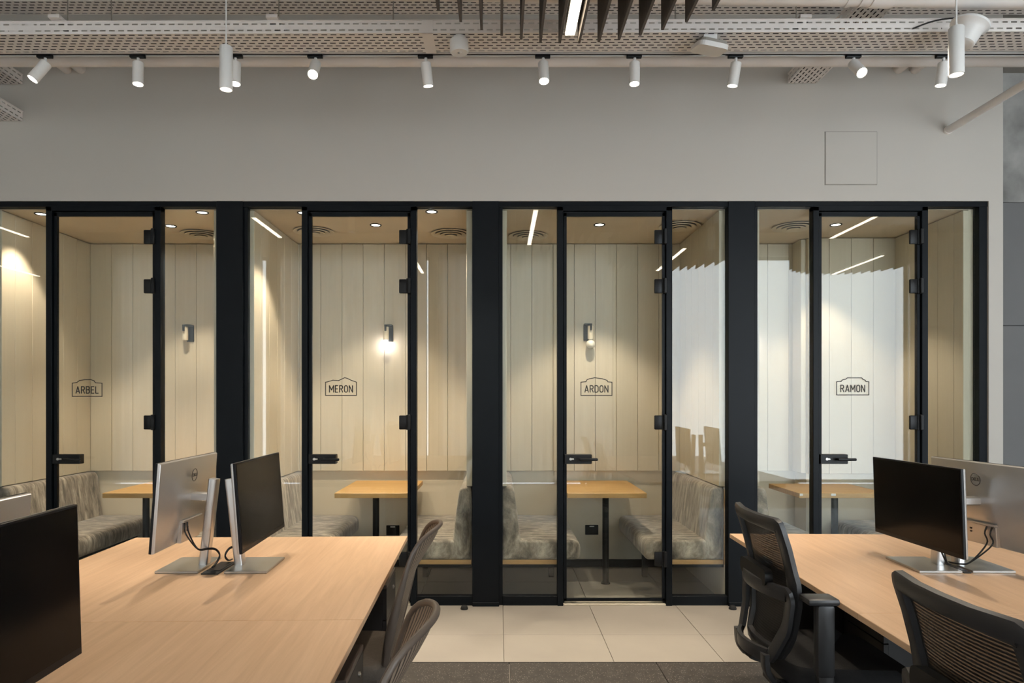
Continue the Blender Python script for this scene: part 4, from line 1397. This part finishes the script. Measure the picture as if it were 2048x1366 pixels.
# ---- black mesh chair (faces local +x)
def mesh_chair(label, loc, rz, drop=0.0):
    t = thing('office_chair', label, 'chair', loc, rz, group='black mesh-back office chairs')
    Z0, Z1 = 0.475, 1.0
    def prof_x(v):
        pts = [(0, -0.262), (0.2, -0.232), (0.45, -0.222), (0.6, -0.232), (0.8, -0.258), (1.0, -0.292)]
        for (a, xa), (b, xb) in zip(pts[:-1], pts[1:]):
            if v <= b or b == 1.0:
                return xa + (xb - xa) * (v - a) / (b - a)
    def hwid(v):
        return 0.165 + 0.062 * math.sin(min(1.0, v / 0.55) * math.pi / 2) + 0.004 * v
    def S(u, v):
        return Vector((prof_x(v) + 0.030 * u * u, hwid(v) * u, Z0 + (Z1 - Z0) * v))
    N = 12
    path = [(-1, v / N) for v in range(1, N)] + [(-1, 0.975), (-0.985, 0.995), (-0.95, 1.0), (-0.45, 1.0), (0, 1.0), (0.45, 1.0), (0.95, 1.0), (0.985, 0.995), (1, 0.975)] + [(1, 1 - v / N) for v in range(1, N)] + [(0.95, 0.02), (0.8, 0), (0.3, 0), (-0.3, 0), (-0.8, 0), (-0.95, 0.02)]
    def inset(u, v, wu, wv):
        hw = hwid(v)
        return (u * (hw - wu) / hw, 0.5 + (v - 0.5) * (1 - 2 * wv / (Z1 - Z0)))
    pts = [S(*inset(u, v, 0.026, 0.022)) for u, v in path]
    w = [0.060 if abs(u) > 0.94 and v < 0.6 else (0.050 if abs(u) > 0.94 else 0.044) for u, v in path]
    nrm = [(1, -0.2 * u, 0.12) for u, v in path]
    MB().sweep(pts, w, 0.024, nrm, closed=True, rect=True).build('back_frame', 'black_plastic', t, world=False, smooth=True)
    vs_, fs, uv = surf_patch(lambda a, b: S((2 * a - 1) * 0.88, 0.04 + 0.92 * b) + Vector((0.006, 0, 0)), 14, 18)
    uv = [(b_, a_) for a_, b_ in uv]
    build_uv('mesh_back', vs_, fs, uv, 'black_mesh', t)
    # rear support ring with lumbar pad
    def R(u, v):
        q = S(u, v)
        return q + Vector((-0.026 - 0.03 * (1 - u * u), 0, 0))
    corners = [(-0.88, 0.03), (-0.96, 0.27), (-0.95, 0.49), (0.95, 0.49), (0.96, 0.27), (0.88, 0.03)]
    ringp = rounded(corners, [0.05, 0.04, 0.05, 0.05, 0.04, 0.05], 3)
    pts = []
    for k in range(len(ringp)):
        a_, b_ = Vector(ringp[k]), Vector(ringp[(k + 1) % len(ringp)])
        m_ = max(1, int((b_ - a_).length / 0.25))
        pts += [R(*a_.lerp(b_, q / m_)) for q in range(m_)]
    MB().sweep(pts, 0.050, 0.020, (1, 0, 0.05), closed=True, rect=True).build('lumbar_frame', 'black_plastic', t, world=False, smooth=True)
    pad = rounded([(-0.13, -0.03), (0.13, -0.03), (0.13, 0.03), (-0.13, 0.03)], 0.025, 4)
    zc = Z0 + 0.56 * (Z1 - Z0)
    MB().prism([(y, zc + z) for y, z in pad], 'x', prof_x(0.56) - 0.050, prof_x(0.56) - 0.022).build('lumbar_pad', 'black_hardware', t, world=False, smooth=True)
    # seat
    seat = rounded([(-0.22, -0.215), (0.25, -0.245), (0.25, 0.245), (-0.22, 0.215)], 0.09, 5)
    n = len(seat)
    vs_, fs = [], []
    prof = [(0.86, 0.395), (0.97, 0.402), (1.0, 0.425), (0.985, 0.452), (0.93, 0.468), (0.5, 0.470), (0.02, 0.466)]
    for s, z in prof:
        for x, y in seat:
            vs_.append((0.015 + (x - 0.015) * s, y * s, z - (0.020 if x > 0.18 else 0)))
    for j in range(len(prof) - 1):
        for k in range(n):
            fs.append((j * n + k, j * n + (k + 1) % n, (j + 1) * n + (k + 1) % n, (j + 1) * n + k))
    fs.append(tuple(range(n - 1, -1, -1))); fs.append(tuple((len(prof) - 1) * n + k for k in range(n)))
    MB().add(vs_, fs).build('seat_cushion', 'black_fabric', t, world=False, smooth=True)
    B(-0.18, 0.16, -0.13, 0.13, 0.345, 0.397, bev=0.012).build('seat_mechanism', 'black_plastic', t, world=False)
    for s in (-1, 1):
        MB().sweep(catmull([(-0.12, s * 0.10, 0.375), (-0.22, s * 0.13, 0.385), (-0.275, s * 0.14, 0.43), (-0.285, s * 0.14, 0.50)], 4), 0.045, 0.022, [(0.3, 0, 1)] * 6 + [(-1, 0, 0.2)] * 7, rect=True).build('back_bracket', 'black_plastic', t, world=False, smooth=True)
        arm = MB().sweep(catmull([(-0.06, s * 0.12, 0.372), (-0.10, s * 0.27, 0.375), (-0.13, s * 0.292, 0.42), (-0.14, s * 0.292, 0.50)], 4), 0.052, 0.034, (0, s * 1.0, 0.1), rect=True).build('arm_support', 'black_plastic', t, world=False, smooth=True)
        B(-0.171, -0.109, s * 0.292 - 0.022, s * 0.292 + 0.022, 0.475 - drop, 0.726 - drop, bev=0.012, seg=2).build('arm_sleeve', 'black_plastic', arm, world=False, smooth=True)
        B(-0.208, -0.098, s * 0.285 - 0.042, s * 0.285 + 0.042, 0.726 - drop, 0.750 - drop, bev=0.010, seg=2).build('arm_pad', 'black_plastic', arm, world=False, smooth=True)
    star_base(t, 'black_plastic', 0.0, R=0.30, col_top=0.35)
    return t

mesh_chair('black mesh-back office chair at the far right desk', (1.258, 2.64, 0), 0.0)
mesh_chair('black mesh-back office chair nearest the viewer, cut by the bottom right corner', (1.262, 1.505, 0), 0.0, drop=0.13)
